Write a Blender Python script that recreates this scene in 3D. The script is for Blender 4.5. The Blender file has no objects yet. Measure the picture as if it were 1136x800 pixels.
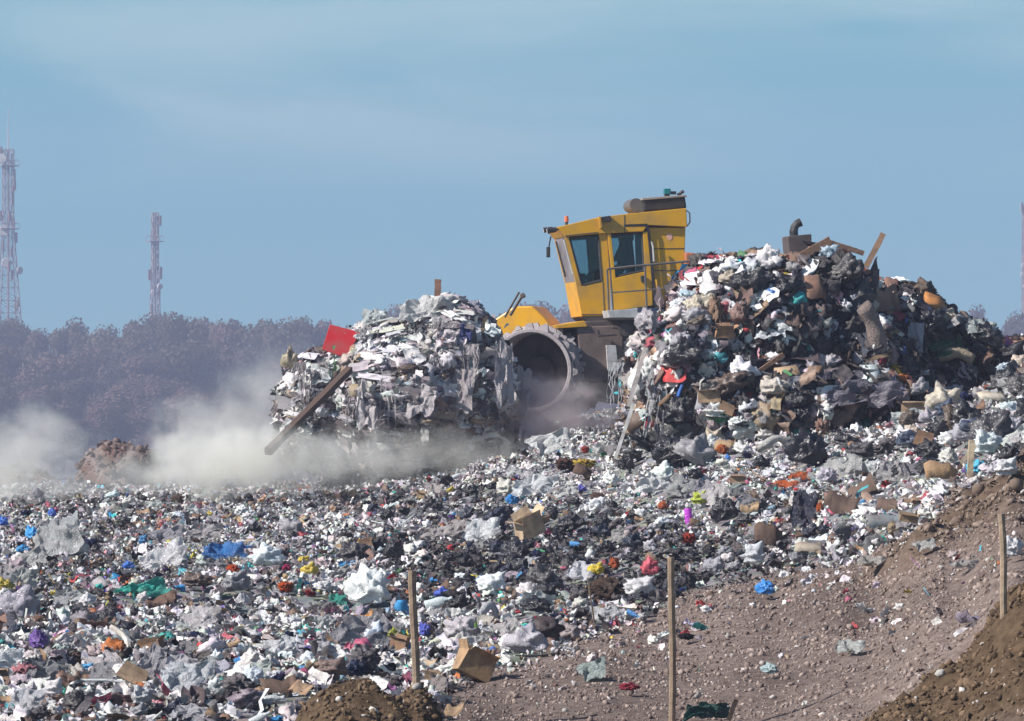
import bpy, math, random
import numpy as np
from mathutils import Vector, Matrix, Euler, Quaternion
from mathutils.bvhtree import BVHTree

random.seed(7)
RNG = np.random.default_rng(11)
R = math.radians
F = 5100.0            # focal length in photo pixels
CX, HY = 568.0, 430.0  # image centre column, horizon row
CZ = 5.0              # camera height
scene = bpy.context.scene
COL = scene.collection


def W(px, py, Y):
    return Vector(((px - CX) / F * Y, Y, CZ + (HY - py) / F * Y))


# ------------------------------------------------------------------ noise
def _hash(ix, iy, iz, seed):
    h = (ix * 374761393 + iy * 668265263 + iz * 2147483647 + seed * 1274126177) & 0xFFFFFFFF
    h = ((h ^ (h >> 13)) * 1274126177) & 0xFFFFFFFF
    h = (h ^ (h >> 16)) & 0xFFFFFFFF
    return h / 4294967295.0


def vnoise(p, seed=0):
    p = np.asarray(p, float)
    i = np.floor(p).astype(np.int64)
    f = p - i
    f = f * f * (3 - 2 * f)
    r = 0
    for dx in (0, 1):
        for dy in (0, 1):
            for dz in (0, 1):
                w = (f[..., 0] if dx else 1 - f[..., 0]) * (f[..., 1] if dy else 1 - f[..., 1]) * (f[..., 2] if dz else 1 - f[..., 2])
                r = r + w * _hash(i[..., 0] + dx, i[..., 1] + dy, i[..., 2] + dz, seed)
    return r * 2 - 1


def fbm(p, seed=0, octv=3):
    a, s, r = 1.0, 1.0, 0
    for k in range(octv):
        r = r + a * vnoise(np.asarray(p) * s, seed + k * 17)
        a *= .5
        s *= 2.03
    return r


# ------------------------------------------------------------------ materials
def new_mat(name):
    m = bpy.data.materials.new(name)
    m.use_nodes = True
    nt = m.node_tree
    b = nt.nodes['Principled BSDF']
    return m, nt, b


def N(nt, t, **kw):
    n = nt.nodes.new(t)
    for k, v in kw.items():
        if hasattr(n, k):
            setattr(n, k, v)
        else:
            n.inputs[k].default_value = v
    return n


def worn_mat(name, col, rough=.5, dirt=(.22, .19, .17), dirt_amt=.35, scale=3.0, metal=0.0, bump=.15, obj_color=False, attr=False, spec=.5, transl=0.0, ridged=False, bdist=.05):
    m, nt, b = new_mat(name)
    L = nt.links.new
    tc = N(nt, 'ShaderNodeTexCoord')
    noi = N(nt, 'ShaderNodeTexNoise')
    noi.inputs['Scale'].default_value = scale
    noi.inputs['Detail'].default_value = 6
    L(tc.outputs['Object'], noi.inputs['Vector'])
    ramp = N(nt, 'ShaderNodeValToRGB')
    ramp.color_ramp.elements[0].position = .42
    ramp.color_ramp.elements[1].position = .72
    L(noi.outputs['Fac'], ramp.inputs['Fac'])
    mul = N(nt, 'ShaderNodeMath', operation='MULTIPLY')
    L(ramp.outputs['Color'], mul.inputs[0])
    mul.inputs[1].default_value = dirt_amt
    mix = N(nt, 'ShaderNodeMix', data_type='RGBA')
    L(mul.outputs[0], mix.inputs[0])
    mix.inputs[7].default_value = (*dirt, 1)
    if attr:
        a = N(nt, 'ShaderNodeAttribute', attribute_name='tint')
        L(a.outputs['Color'], mix.inputs[6])
    elif obj_color:
        a = N(nt, 'ShaderNodeObjectInfo')
        L(a.outputs['Color'], mix.inputs[6])
    else:
        mix.inputs[6].default_value = (*col, 1)
    L(mix.outputs[2], b.inputs['Base Color'])
    b.inputs['Roughness'].default_value = rough
    b.inputs['Metallic'].default_value = metal
    b.inputs['Specular IOR Level'].default_value = spec
    if bump:
        n2 = N(nt, 'ShaderNodeTexNoise')
        n2.inputs['Scale'].default_value = scale * 5
        n2.inputs['Detail'].default_value = 4
        L(tc.outputs['Object'], n2.inputs['Vector'])
        bp = N(nt, 'ShaderNodeBump')
        bp.inputs['Strength'].default_value = bump
        bp.inputs['Distance'].default_value = bdist
        if ridged:
            n2.inputs['Distortion'].default_value = .8
            sb_ = N(nt, 'ShaderNodeMath', operation='SUBTRACT')
            L(n2.outputs['Fac'], sb_.inputs[0])
            sb_.inputs[1].default_value = .5
            ab_ = N(nt, 'ShaderNodeMath', operation='ABSOLUTE')
            L(sb_.outputs[0], ab_.inputs[0])
            L(ab_.outputs[0], bp.inputs['Height'])
        else:
            L(n2.outputs['Fac'], bp.inputs['Height'])
        L(bp.outputs['Normal'], b.inputs['Normal'])
    if transl:
        t = N(nt, 'ShaderNodeBsdfTranslucent')
        L(mix.outputs[2], t.inputs['Color'])
        ms = N(nt, 'ShaderNodeMixShader')
        ms.inputs[0].default_value = transl
        L(b.outputs[0], ms.inputs[1])
        L(t.outputs[0], ms.inputs[2])
        L(ms.outputs[0], nt.nodes['Material Output'].inputs['Surface'])
    return m


M = {}
M['litter'] = worn_mat('mixed_litter', None, .38, (.24, .20, .20), .22, 9, attr=True, bump=.9, transl=.06, ridged=True, bdist=.03)
M['plastic'] = worn_mat('bag_plastic', None, .27, (.24, .20, .20), .10, 2.2, obj_color=True, bump=.45, transl=.08, ridged=True, bdist=.08)
M['film'] = worn_mat('plastic_film', None, .32, (.26, .22, .22), .28, 3, obj_color=True, bump=1.0, transl=.2, ridged=True, bdist=.07)
M['card'] = worn_mat('cardboard', None, .85, (.16, .11, .09), .75, 2.5, obj_color=True, bump=.5, spec=.15, ridged=True, bdist=.06)
M['cloth'] = worn_mat('cloth', None, .9, (.16, .14, .14), .4, 3, obj_color=True, bump=.9, spec=.1, ridged=True, bdist=.1)
M['wood'] = worn_mat('weathered_wood', None, .85, (.10, .075, .06), .6, 4, obj_color=True, bump=.3, spec=.15)
M['yellow'] = worn_mat('yellow_paint', (.66, .335, .008), .40, (.30, .20, .09), .6, 3.0, bump=.05)
M['hood_paint'] = worn_mat('rusty_orange_paint', (.45, .13, .05), .55, (.25, .16, .1), .5, 2.5, bump=.05)
M['steel_dark'] = worn_mat('grimy_dark_steel', (.055, .045, .045), .6, (.16, .12, .11), .7, 3, bump=.15)
M['steel_dust'] = worn_mat('dusty_steel', (.36, .32, .33), .75, (.22, .18, .18), .6, 4, bump=.25)
M['black'] = worn_mat('black_rubber', (.018, .018, .02), .5, (.09, .08, .08), .4, 4, bump=.05)
M['grey_paint'] = worn_mat('grey_paint', (.30, .27, .26), .5, (.22, .18, .16), .5, 5, bump=.05)
M['grey_pale'] = worn_mat('pale_galvanised', (.5, .5, .5), .45, (.2, .18, .17), .6, 9, bump=.15)
M['blue_steel'] = worn_mat('dark_blue_paint', (.04, .055, .11), .5, (.13, .11, .11), .5, 4, bump=.05)
M['rail'] = worn_mat('rail_steel', (.11, .10, .10), .4, (.2, .18, .16), .5, 6, bump=.0)
M['orange_lens'] = worn_mat('orange_lens', (.72, .16, .04), .25, bump=0, dirt_amt=.15)
M['teal_lens'] = worn_mat('teal_lens', (.015, .16, .17), .25, bump=0, dirt_amt=.15)
M['pink_mark'] = worn_mat('faded_pink_decal', (.75, .40, .30), .6, bump=0, dirt_amt=.1)
M['skin'] = worn_mat('skin', (.38, .20, .14), .55, bump=0, dirt_amt=.05)
M['shirt'] = worn_mat('dark_red_shirt', (.12, .035, .035), .85, bump=.1, dirt_amt=.1)
M['hair'] = worn_mat('dark_hair', (.02, .015, .013), .6, bump=.2, dirt_amt=0)
M['bark'] = worn_mat('bark', (.11, .085, .07), .9, (.05, .04, .035), .5, 4, bump=.4)
M['mast'] = worn_mat('mast_steel', (.22, .16, .20), .5, (.34, .31, .33), .9, .25, bump=0)
M['mast_white'] = worn_mat('mast_white', (.5, .48, .5), .5, bump=0, dirt_amt=.2)


def glass_mat():
    m, nt, b = new_mat('tinted_glass')
    L = nt.links.new
    tr = N(nt, 'ShaderNodeBsdfTransparent')
    tr.inputs['Color'].default_value = (.66, .76, .78, 1)
    gl = N(nt, 'ShaderNodeBsdfGlossy')
    gl.inputs['Roughness'].default_value = .06
    gl.inputs['Color'].default_value = (.9, .93, .95, 1)
    lw = N(nt, 'ShaderNodeFresnel')
    lw.inputs['IOR'].default_value = 1.45
    ms = N(nt, 'ShaderNodeMixShader')
    L(lw.outputs[0], ms.inputs[0])
    L(tr.outputs[0], ms.inputs[1])
    L(gl.outputs[0], ms.inputs[2])
    L(ms.outputs[0], nt.nodes['Material Output'].inputs['Surface'])
    return m


def dusty_glass_mat():
    m, nt, b = new_mat('dusty_windscreen_glass')
    L = nt.links.new
    tr = N(nt, 'ShaderNodeBsdfTransparent')
    tr.inputs['Color'].default_value = (.5, .57, .6, 1)
    b.inputs['Base Color'].default_value = (.36, .33, .35, 1)
    b.inputs['Roughness'].default_value = .3
    ms = N(nt, 'ShaderNodeMixShader')
    tc = N(nt, 'ShaderNodeTexCoord')
    no = N(nt, 'ShaderNodeTexNoise')
    no.inputs['Scale'].default_value = 3
    L(tc.outputs['Object'], no.inputs['Vector'])
    mr = N(nt, 'ShaderNodeMapRange')
    mr.inputs[1].default_value = .3
    mr.inputs[2].default_value = .7
    mr.inputs[3].default_value = .5
    mr.inputs[4].default_value = .85
    L(no.outputs['Fac'], mr.inputs[0])
    L(mr.outputs[0], ms.inputs[0])
    L(tr.outputs[0], ms.inputs[1])
    L(b.outputs[0], ms.inputs[2])
    L(ms.outputs[0], nt.nodes['Material Output'].inputs['Surface'])
    return m


M['glass'] = glass_mat()
M['dusty_glass'] = dusty_glass_mat()


def leaf_mat(name, c1, c2):
    m, nt, b = new_mat(name)
    L = nt.links.new
    g = N(nt, 'ShaderNodeNewGeometry')
    oi = N(nt, 'ShaderNodeObjectInfo')
    ad = N(nt, 'ShaderNodeMath', operation='ADD')
    L(g.outputs['Random Per Island'], ad.inputs[0])
    L(oi.outputs['Random'], ad.inputs[1])
    hf = N(nt, 'ShaderNodeMath', operation='MULTIPLY')
    L(ad.outputs[0], hf.inputs[0])
    hf.inputs[1].default_value = .5
    g2 = N(nt, 'ShaderNodeMath', operation='MULTIPLY')
    L(g.outputs['Random Per Island'], g2.inputs[0])
    g2.inputs[1].default_value = .35
    L(g2.outputs[0], ad.inputs[0])
    mix = N(nt, 'ShaderNodeMix', data_type='RGBA')
    mix.inputs[6].default_value = (*c1, 1)
    mix.inputs[7].default_value = (*c2, 1)
    L(hf.outputs[0], mix.inputs[0])
    L(mix.outputs[2], b.inputs['Base Color'])
    b.inputs['Roughness'].default_value = .6
    b.inputs['Specular IOR Level'].default_value = .2
    t = N(nt, 'ShaderNodeBsdfTranslucent')
    L(mix.outputs[2], t.inputs['Color'])
    ms = N(nt, 'ShaderNodeMixShader')
    ms.inputs[0].default_value = .35
    L(b.outputs[0], ms.inputs[1])
    L(t.outputs[0], ms.inputs[2])
    L(ms.outputs[0], nt.nodes['Material Output'].inputs['Surface'])
    return m


M['leaf_olive'] = leaf_mat('olive_leaves', (.10, .075, .05), (.17, .125, .085))
M['leaf_dark'] = leaf_mat('dark_leaves', (.07, .05, .045), (.125, .09, .07))
M['leaf_brown'] = leaf_mat('brown_leaves', (.12, .075, .065), (.20, .13, .11))


# ------------------------------------------------------------------ mesh helpers
def mesh_np(name, v, f, tint=None, smooth=False):
    """v (n,3) float, f (m,k) int all the same size k"""
    me = bpy.data.meshes.new(name)
    v = np.ascontiguousarray(v, np.float32)
    f = np.ascontiguousarray(f, np.int32)
    k = f.shape[1]
    me.vertices.add(len(v))
    me.vertices.foreach_set('co', v.ravel())
    me.loops.add(f.size)
    me.loops.foreach_set('vertex_index', f.ravel())
    me.polygons.add(len(f))
    me.polygons.foreach_set('loop_start', np.arange(0, f.size, k, dtype=np.int32))
    me.polygons.foreach_set('loop_total', np.full(len(f), k, np.int32))
    if smooth:
        me.polygons.foreach_set('use_smooth', np.ones(len(f), bool))
    me.update(calc_edges=True)
    if tint is not None:
        a = me.attributes.new('tint', 'FLOAT_COLOR', 'POINT')
        t = np.ones((len(v), 4), np.float32)
        t[:, :3] = tint
        a.data.foreach_set('color', t.ravel())
    return me


class MB:
    """collects polygons into one mesh"""

    def __init__(s):
        s.v = []
        s.f = []

    def add(s, vs, fs):
        o = len(s.v)
        s.v += [tuple(x) for x in vs]
        s.f += [tuple(i + o for i in q) for q in fs]
        return s

    def box(s, c, h, rot=None):
        vs = []
        for z in (-1, 1):
            for x, y in ((-1, -1), (1, -1), (1, 1), (-1, 1)):
                p = Vector((x * h[0], y * h[1], z * h[2]))
                if rot is not None:
                    p = rot @ p
                vs.append(p + Vector(c))
        return s.add(vs, [(0, 3, 2, 1), (4, 5, 6, 7), (0, 1, 5, 4), (1, 2, 6, 5), (2, 3, 7, 6), (3, 0, 4, 7)])

    def bar(s, a, b, ra, rb=None, n=6, caps=True):
        a, b = Vector(a), Vector(b)
        rb = ra if rb is None else rb
        d = (b - a).normalized()
        u = d.orthogonal().normalized()
        w = d.cross(u)
        vs = []
        for p, r in ((a, ra), (b, rb)):
            for k in range(n):
                t = 2 * math.pi * k / n + math.pi / 4
                vs.append(p + (u * math.cos(t) + w * math.sin(t)) * r)
        fs = [(k, (k + 1) % n, n + (k + 1) % n, n + k) for k in range(n)]
        if caps:
            fs += [tuple(reversed(range(n))), tuple(range(n, 2 * n))]
        return s.add(vs, fs)

    def tube(s, pts, r, n=6):
        pts = [Vector(p) for p in pts]
        rs = r if isinstance(r, (list, tuple)) else [r] * len(pts)
        vs = []
        u = None
        for i, p in enumerate(pts):
            d = (pts[min(i + 1, len(pts) - 1)] - pts[max(i - 1, 0)]).normalized()
            if u is None:
                u = d.orthogonal().normalized()
            else:
                u = (u - d * u.dot(d)).normalized()
            w = d.cross(u)
            for k in range(n):
                t = 2 * math.pi * k / n
                vs.append(p + (u * math.cos(t) + w * math.sin(t)) * rs[i])
        fs = []
        for i in range(len(pts) - 1):
            for k in range(n):
                fs.append((i * n + k, i * n + (k + 1) % n, (i + 1) * n + (k + 1) % n, (i + 1) * n + k))
        fs += [tuple(reversed(range(n))), tuple(range((len(pts) - 1) * n, len(pts) * n))]
        return s.add(vs, fs)

    def prism(s, poly, y0, y1):
        """poly: list of (x,z); extruded y0->y1"""
        n = len(poly)
        ar = sum(poly[i][0] * poly[(i + 1) % n][1] - poly[(i + 1) % n][0] * poly[i][1] for i in range(n))
        if ar < 0:
            poly = poly[::-1]
        vs = [(x, y0, z) for x, z in poly] + [(x, y1, z) for x, z in poly]
        fs = [tuple(range(n)), tuple(reversed(range(n, 2 * n)))]
        fs += [((i + 1) % n, i, n + i, n + (i + 1) % n) for i in range(n)]
        return s.add(vs, fs)

    def build(s, name, mat, parent=None, bevel=0, smooth=False):
        me = bpy.data.meshes.new(name)
        me.from_pydata(s.v, [], s.f)
        me.update()
        if smooth:
            for p in me.polygons:
                p.use_smooth = True
        me.materials.append(mat)
        o = bpy.data.objects.new(name, me)
        COL.objects.link(o)
        if parent is not None:
            o.parent = parent
        if bevel:
            b = o.modifiers.new('bevel', 'BEVEL')
            b.width = bevel
            b.segments = 2
            b.limit_method = 'ANGLE'
        return o


def empty(name, loc, rz=0.0):
    o = bpy.data.objects.new(name, None)
    o.location = loc
    o.rotation_euler = (0, 0, rz)
    o.empty_display_size = .2
    COL.objects.link(o)
    return o


def tag(o, label=None, cat=None, group=None, kind=None):
    if label:
        o['label'] = label
    if cat:
        o['category'] = cat
    if group:
        o['group'] = group
    if kind:
        o['kind'] = kind
    return o


def link_mesh(name, me, mat, parent=None):
    if mat is not None and not me.materials:
        me.materials.append(mat)
    o = bpy.data.objects.new(name, me)
    COL.objects.link(o)
    if parent is not None:
        o.parent = parent
    return o


# ------------------------------------------------------------------ terrain
TY = np.array([32, 36, 40, 44, 50, 56, 62, 68, 74, 80, 88, 96, 104, 116], float)
TPX = np.array([-900, -300, 0, 200, 400, 480, 560, 650, 750, 850, 950, 1050, 1136, 1400, 2000], float)
_L = [985, 914, 851, 800, 738, 690, 650, 617, 590, 567, 544, 552, 590, 620]
TT = {
    -900: _L, -300: _L, 0: _L, 200: _L,
    400: [985, 914, 851, 800, 738, 690, 650, 616, 588, 563, 540, 548, 585, 620],
    480: [985, 914, 851, 800, 738, 690, 648, 611, 577, 548, 526, 528, 570, 620],
    560: [985, 914, 851, 800, 738, 690, 646, 602, 560, 524, 500, 498, 540, 610],
    650: [980, 910, 850, 800, 738, 690, 644, 590, 536, 497, 472, 466, 510, 600],
    750: [975, 905, 850, 800, 736, 681, 618, 552, 497, 476, 462, 458, 500, 600],
    850: [965, 895, 838, 793, 725, 657, 588, 527, 487, 468, 458, 454, 500, 600],
    950: [945, 872, 815, 768, 692, 622, 557, 507, 475, 456, 446, 446, 500, 600],
    1050: [925, 845, 785, 728, 640, 572, 522, 481, 451, 431, 425, 428, 490, 600],
    1136: [900, 800, 730, 665, 590, 535, 491, 451, 421, 402, 396, 404, 480, 600],
    1400: [860, 760, 690, 620, 540, 490, 450, 415, 392, 380, 380, 390, 470, 600],
    2000: [860, 760, 690, 620, 540, 490, 450, 415, 392, 380, 380, 390, 470, 600],
}
TG = np.array([TT[int(p)] for p in TPX], float)     # (npx, nY)


def base_py(px, Y):
    px = np.asarray(px, float)
    Y = np.asarray(Y, float)
    i = np.clip(np.searchsorted(TPX, px) - 1, 0, len(TPX) - 2)
    j = np.clip(np.searchsorted(TY, Y) - 1, 0, len(TY) - 2)
    u = np.clip((px - TPX[i]) / (TPX[i + 1] - TPX[i]), 0, 1)
    w = np.clip((Y - TY[j]) / (TY[j + 1] - TY[j]), 0, 1)
    u = u * u * (3 - 2 * u)
    # interpolate the height, not the row, along Y
    z = lambda a, b: (HY - TG[a, b]) / F * TY[b]
    zz = (1 - u) * ((1 - w) * z(i, j) + w * z(i, j + 1)) + u * ((1 - w) * z(i + 1, j) + w * z(i + 1, j + 1))
    return HY - zz * F / Y, zz


SOILX = np.array([300, 470, 500, 560, 640, 700, 740, 765, 850, 900, 960, 1010, 1060, 1136, 1400, 2200])
SOILY = np.array([1000, 830, 772, 742, 716, 694, 668, 648, 634, 622, 606, 594, 560, 520, 430, 400])


def soil_d(px, Y):
    """>0 in the bare soil; in image rows below the edge of the waste"""
    py, _ = base_py(px, Y)
    lim = np.interp(px, SOILX, SOILY)
    x = (np.asarray(px) - CX) / F * Y
    n = vnoise(np.stack([x * .9, np.asarray(Y) * .35, np.zeros_like(x)], -1), 5) * 14
    return py - lim + n


# brown soil mounds: (px, Y, half-width px, half-depth m, height m, power)
MOUNDS = [(395, 39.0, 85, 1.6, .78), (330, 38.5, 60, 1.4, .45), (460, 39.5, 36, 1.3, .70),
          (1180, 38.0, 120, 2.2, .85), (1090, 37.5, 90, 1.8, .50), (1010, 37.0, 80, 1.6, .34), (950, 36.8, 60, 1.3, .18)]


def mound_h(px, Y):
    h = np.zeros_like(np.asarray(px, float))
    for (mx, mY, wx, wy, hh) in MOUNDS:
        r = ((px - mx) / wx) ** 2 + ((Y - mY) / wy) ** 2
        h = np.maximum(h, hh * np.exp(-r ** 1.4 * .8))
    return h


def terrain_z(px, Y, fine=True):
    px = np.asarray(px, float)
    Y = np.asarray(Y, float)
    _, z = base_py(px, Y)
    x = (px - CX) / F * Y
    p = np.stack([x, Y, np.zeros_like(x)], -1)
    s = np.clip(soil_d(px, Y) / 25 + .5, 0, 1)
    lum = fbm(p * np.array([.45, .28, 1]), 3, 3)
    z = z + lum * (.13 * (1 - s) + .05 * s)
    if fine:
        z = z + fbm(p * 2.3, 9, 3) * (.05 * (1 - s) + .03 * s) + fbm(p * np.array([1.1, .6, 1]), 14, 3) * .05 * s
    mh = mound_h(px, Y)
    z = z + mh
    if fine:
        z = z + np.clip(mh * 4, 0, 1) * fbm(p * 3.1, 21, 4) * .09
        # rough clod bank along the upper edge of the bare soil at the side
        bank = np.exp(-((soil_d(px, Y) - 22) / 26) ** 2) * np.clip((px - 930) / 80, 0, 1)
        z = z + bank * (.16 + .22 * fbm(p * 2.1, 33, 4))
    return CZ + z


def build_ground():
    pxs = np.concatenate([np.arange(-900, -40, 40), np.arange(-40, 1180, 5), np.arange(1180, 2001, 40)])
    ys = []
    y = 32.0
    while y < 116:
        ys.append(y)
        y += .09 if y < 48 else .16 if y < 62 else .25
    ys = np.array(ys + [116.0])
    PX, YY = np.meshgrid(pxs, ys)
    Z = terrain_z(PX, YY)
    X = (PX - CX) / F * YY
    v = np.stack([X, YY, Z], -1)
    # skirt to the plain
    nr, nc = PX.shape
    v = v.reshape(-1, 3)
    idx = np.arange(nr * nc).reshape(nr, nc)
    q = np.stack([idx[:-1, :-1], idx[:-1, 1:], idx[1:, 1:], idx[1:, :-1]], -1).reshape(-1, 4)
    ring = np.concatenate([idx[0, :], idx[1:, -1], idx[-1, -2::-1], idx[-2:0:-1, 0]])
    sv = v[ring].copy()
    sv[:, 2] = -11.4
    cen = np.array([0, 70.0])
    dd = sv[:, :2] - cen
    sv[:, :2] = cen + dd * (1 + 16 / np.maximum(np.linalg.norm(dd, axis=1), 1))[:, None]
    o = len(v)
    n = len(ring)
    k = np.arange(n)
    sk = np.stack([ring[k], o + k, o + (k + 1) % n, ring[(k + 1) % n]], -1)
    v2 = np.concatenate([v, sv])
    s = np.clip(soil_d(PX, YY) / 14 + .5, 0, 1).ravel()
    br = np.clip(mound_h(PX, YY) * 5 - .25, 0, 1).ravel()
    bank = (np.exp(-((soil_d(PX, YY) - 24) / 30) ** 2) * np.clip((PX - 930) / 80, 0, 1)).ravel()
    t = np.stack([np.maximum(s, np.clip(br * 3, 0, 1)), np.maximum(br, bank * .8), np.zeros_like(s)], -1)
    t = np.concatenate([t, np.tile([[1., 0, 0]], (n, 1))])
    me = mesh_np('ground', v2, np.concatenate([q, sk]), t, smooth=True)
    m, nt, b = new_mat('landfill_ground')
    L = nt.links.new
    a = N(nt, 'ShaderNodeAttribute', attribute_name='tint')
    sp = N(nt, 'ShaderNodeSeparateColor')
    L(a.outputs['Color'], sp.inputs[0])
    tc = N(nt, 'ShaderNodeTexCoord')
    # grey trodden waste underneath the pieces
    vo = N(nt, 'ShaderNodeTexVoronoi')
    vo.inputs['Scale'].default_value = 7
    L(tc.outputs['Object'], vo.inputs['Vector'])
    hs = N(nt, 'ShaderNodeHueSaturation')
    hs.inputs['Saturation'].default_value = .25
    hs.inputs['Value'].default_value = .35
    L(vo.outputs['Color'], hs.inputs['Color'])
    # soil
    no = N(nt, 'ShaderNodeTexNoise')
    no.inputs['Scale'].default_value = 9
    no.inputs['Detail'].default_value = 8
    no.inputs['Roughness'].default_value = .7
    L(tc.outputs['Object'], no.inputs['Vector'])
    rp = N(nt, 'ShaderNodeValToRGB')
    e = rp.color_ramp.elements
    e[0].position, e[0].color = .3, (.12, .082, .070, 1)
    e[1].position, e[1].color = .72, (.37, .295, .262, 1)
    L(no.outputs['Fac'], rp.inputs['Fac'])
    rb = N(nt, 'ShaderNodeValToRGB')
    e = rb.color_ramp.elements
    e[0].position, e[0].color = .3, (.055, .036, .022, 1)
    e[1].position, e[1].color = .75, (.20, .135, .085, 1)
    L(no.outputs['Fac'], rb.inputs['Fac'])
    nl = N(nt, 'ShaderNodeTexNoise')
    nl.inputs['Scale'].default_value = .55
    nl.inputs['Detail'].default_value = 5
    nl.inputs['Distortion'].default_value = .6
    mpl = N(nt, 'ShaderNodeMapping')
    mpl.inputs['Scale'].default_value = (1.0, .35, 1)
    mpl.inputs['Rotation'].default_value = (0, 0, R(25))
    L(tc.outputs['Object'], mpl.inputs[0])
    L(mpl.outputs[0], nl.inputs['Vector'])
    rl = N(nt, 'ShaderNodeMapRange')
    rl.inputs[1].default_value = .35
    rl.inputs[2].default_value = .68
    rl.inputs[3].default_value = .62
    rl.inputs[4].default_value = 1.12
    L(nl.outputs['Fac'], rl.inputs[0])
    ml = N(nt, 'ShaderNodeMix', data_type='RGBA', blend_type='MULTIPLY')
    ml.inputs[0].default_value = 1
    L(rp.outputs[0], ml.inputs[6])
    L(rl.outputs[0], ml.inputs[7])
    m1 = N(nt, 'ShaderNodeMix', data_type='RGBA')
    L(sp.outputs[1], m1.inputs[0])
    L(ml.outputs[2], m1.inputs[6])
    L(rb.outputs[0], m1.inputs[7])
    m2 = N(nt, 'ShaderNodeMix', data_type='RGBA')
    L(sp.outputs[0], m2.inputs[0])
    L(hs.outputs[0], m2.inputs[6])
    L(m1.outputs[2], m2.inputs[7])
    L(m2.outputs[2], b.inputs['Base Color'])
    b.inputs['Roughness'].default_value = .95
    b.inputs['Specular IOR Level'].default_value = .1
    n2 = N(nt, 'ShaderNodeTexNoise')
    n2.inputs['Scale'].default_value = 14
    n2.inputs['Detail'].default_value = 8
    n2.inputs['Roughness'].default_value = .75
    L(tc.outputs['Object'], n2.inputs['Vector'])
    bp = N(nt, 'ShaderNodeBump')
    bp.inputs['Strength'].default_value = .9
    bp.inputs['Distance'].default_value = .06
    L(n2.outputs['Fac'], bp.inputs['Height'])
    L(bp.outputs['Normal'], b.inputs['Normal'])
    o = link_mesh('landfill_ground', me, m)
    tag(o, kind='structure')
    return v2, np.concatenate([q, sk])


G_V, G_F = build_ground()

# far plain to the horizon
mb = MB()
mb.add([(-4000, -300, -11), (4000, -300, -11), (4000, 6000, -11), (-4000, 6000, -11)], [(0, 1, 2, 3)])
plain = mb.build('ground_plain', worn_mat('plain_scrub', (.13, .10, .08), .95, (.07, .075, .045), .8, .05, bump=0, spec=.1))
tag(plain, kind='structure')


# ------------------------------------------------------------------ library of waste shapes
def ico(level):
    import bmesh
    bm = bmesh.new()
    bmesh.ops.create_icosphere(bm, subdivisions=level, radius=1)
    v = np.array([x.co[:] for x in bm.verts])
    f = np.array([[x.index for x in q.verts] for q in bm.faces])
    bm.free()
    return v, f


ICO = {k: ico(k) for k in (1, 2, 3, 4)}


def grid(nx, ny):
    x, y = np.meshgrid(np.linspace(-1, 1, nx), np.linspace(-1, 1, ny))
    v = np.stack([x.ravel(), y.ravel(), np.zeros(nx * ny)], -1)
    i = np.arange(nx * ny).reshape(ny, nx)
    q = np.stack([i[:-1, :-1], i[:-1, 1:], i[1:, 1:], i[1:, :-1]], -1).reshape(-1, 4)
    t = np.concatenate([q[:, [0, 1, 2]], q[:, [0, 2, 3]]])
    return v, t


def crumple(v, seed, fr=1.6, amt=.45, octv=3):
    """ridged creases pushed along the radius"""
    r = 0
    a = amt
    s = fr
    for k in range(octv):
        n = vnoise(v * s + seed * 7.3, seed * 31 + k)
        r = r + a * (1 - 2.2 * np.minimum(np.abs(n) * 1.7, 1))
        a *= .55
        s *= 1.9
    return v * (1 + r)[:, None]


def lump(level, seed, flat=.65, amt=.42):
    v, f = ICO[level]
    rs = np.random.default_rng(seed)
    v = crumple(v, seed, 2.0 + rs.random() * 1.2, amt * 1.15, 4)
    v = v * np.array([1, .6 + rs.random() * .4, flat * (.7 + rs.random() * .6)])
    v = v / np.abs(v[:, 0]).max()
    return v * .5, f


def sheet(n, seed, fold=.55, asp=.7):
    v, f = grid(n, n)
    rs = np.random.default_rng(seed + 900)
    p = v.copy()
    for k in range(3):
        th = rs.random() * math.pi * 2
        u = p[:, 0] * math.cos(th) + p[:, 1] * math.sin(th)
        w = np.abs(((u * (1.1 + k * .9) + rs.random() * 2) % 2) - 1) - .5
        v[:, 2] += w * fold / (1 + k * .6)
    v[:, 2] += fbm(p * 1.7 + seed, seed, 3) * .3 + vnoise(p * 3.1 + seed * 2, seed + 3) * .22
    off = np.stack([vnoise(p * 1.5 + 3.3 + seed, seed + 5), vnoise(p * 1.5 + 9.1 + seed, seed + 6), np.zeros(len(p))], -1)
    v = v + off * .35
    v *= np.array([1, asp, .8])
    v -= v.mean(0)
    return v / np.abs(v[:, :2]).max() * .5, f


def strip(seed, n=9):
    rs = np.random.default_rng(seed + 300)
    x = np.linspace(-1, 1, n)
    y = np.cumsum(rs.normal(0, .12, n))
    z = np.cumsum(rs.normal(0, .12, n))
    wd = .10 + rs.random() * .12
    tw = np.cumsum(rs.normal(0, .6, n))
    a = np.stack([x, y + wd * np.cos(tw), z + wd * np.sin(tw)], -1)
    b = np.stack([x, y - wd * np.cos(tw), z - wd * np.sin(tw)], -1)
    v = np.concatenate([a, b])
    i = np.arange(n - 1)
    q = np.stack([i, i + 1, n + i + 1, n + i], -1)
    t = np.concatenate([q[:, [0, 1, 2]], q[:, [0, 2, 3]]])
    v -= v.mean(0)
    return v * .5, t


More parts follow.
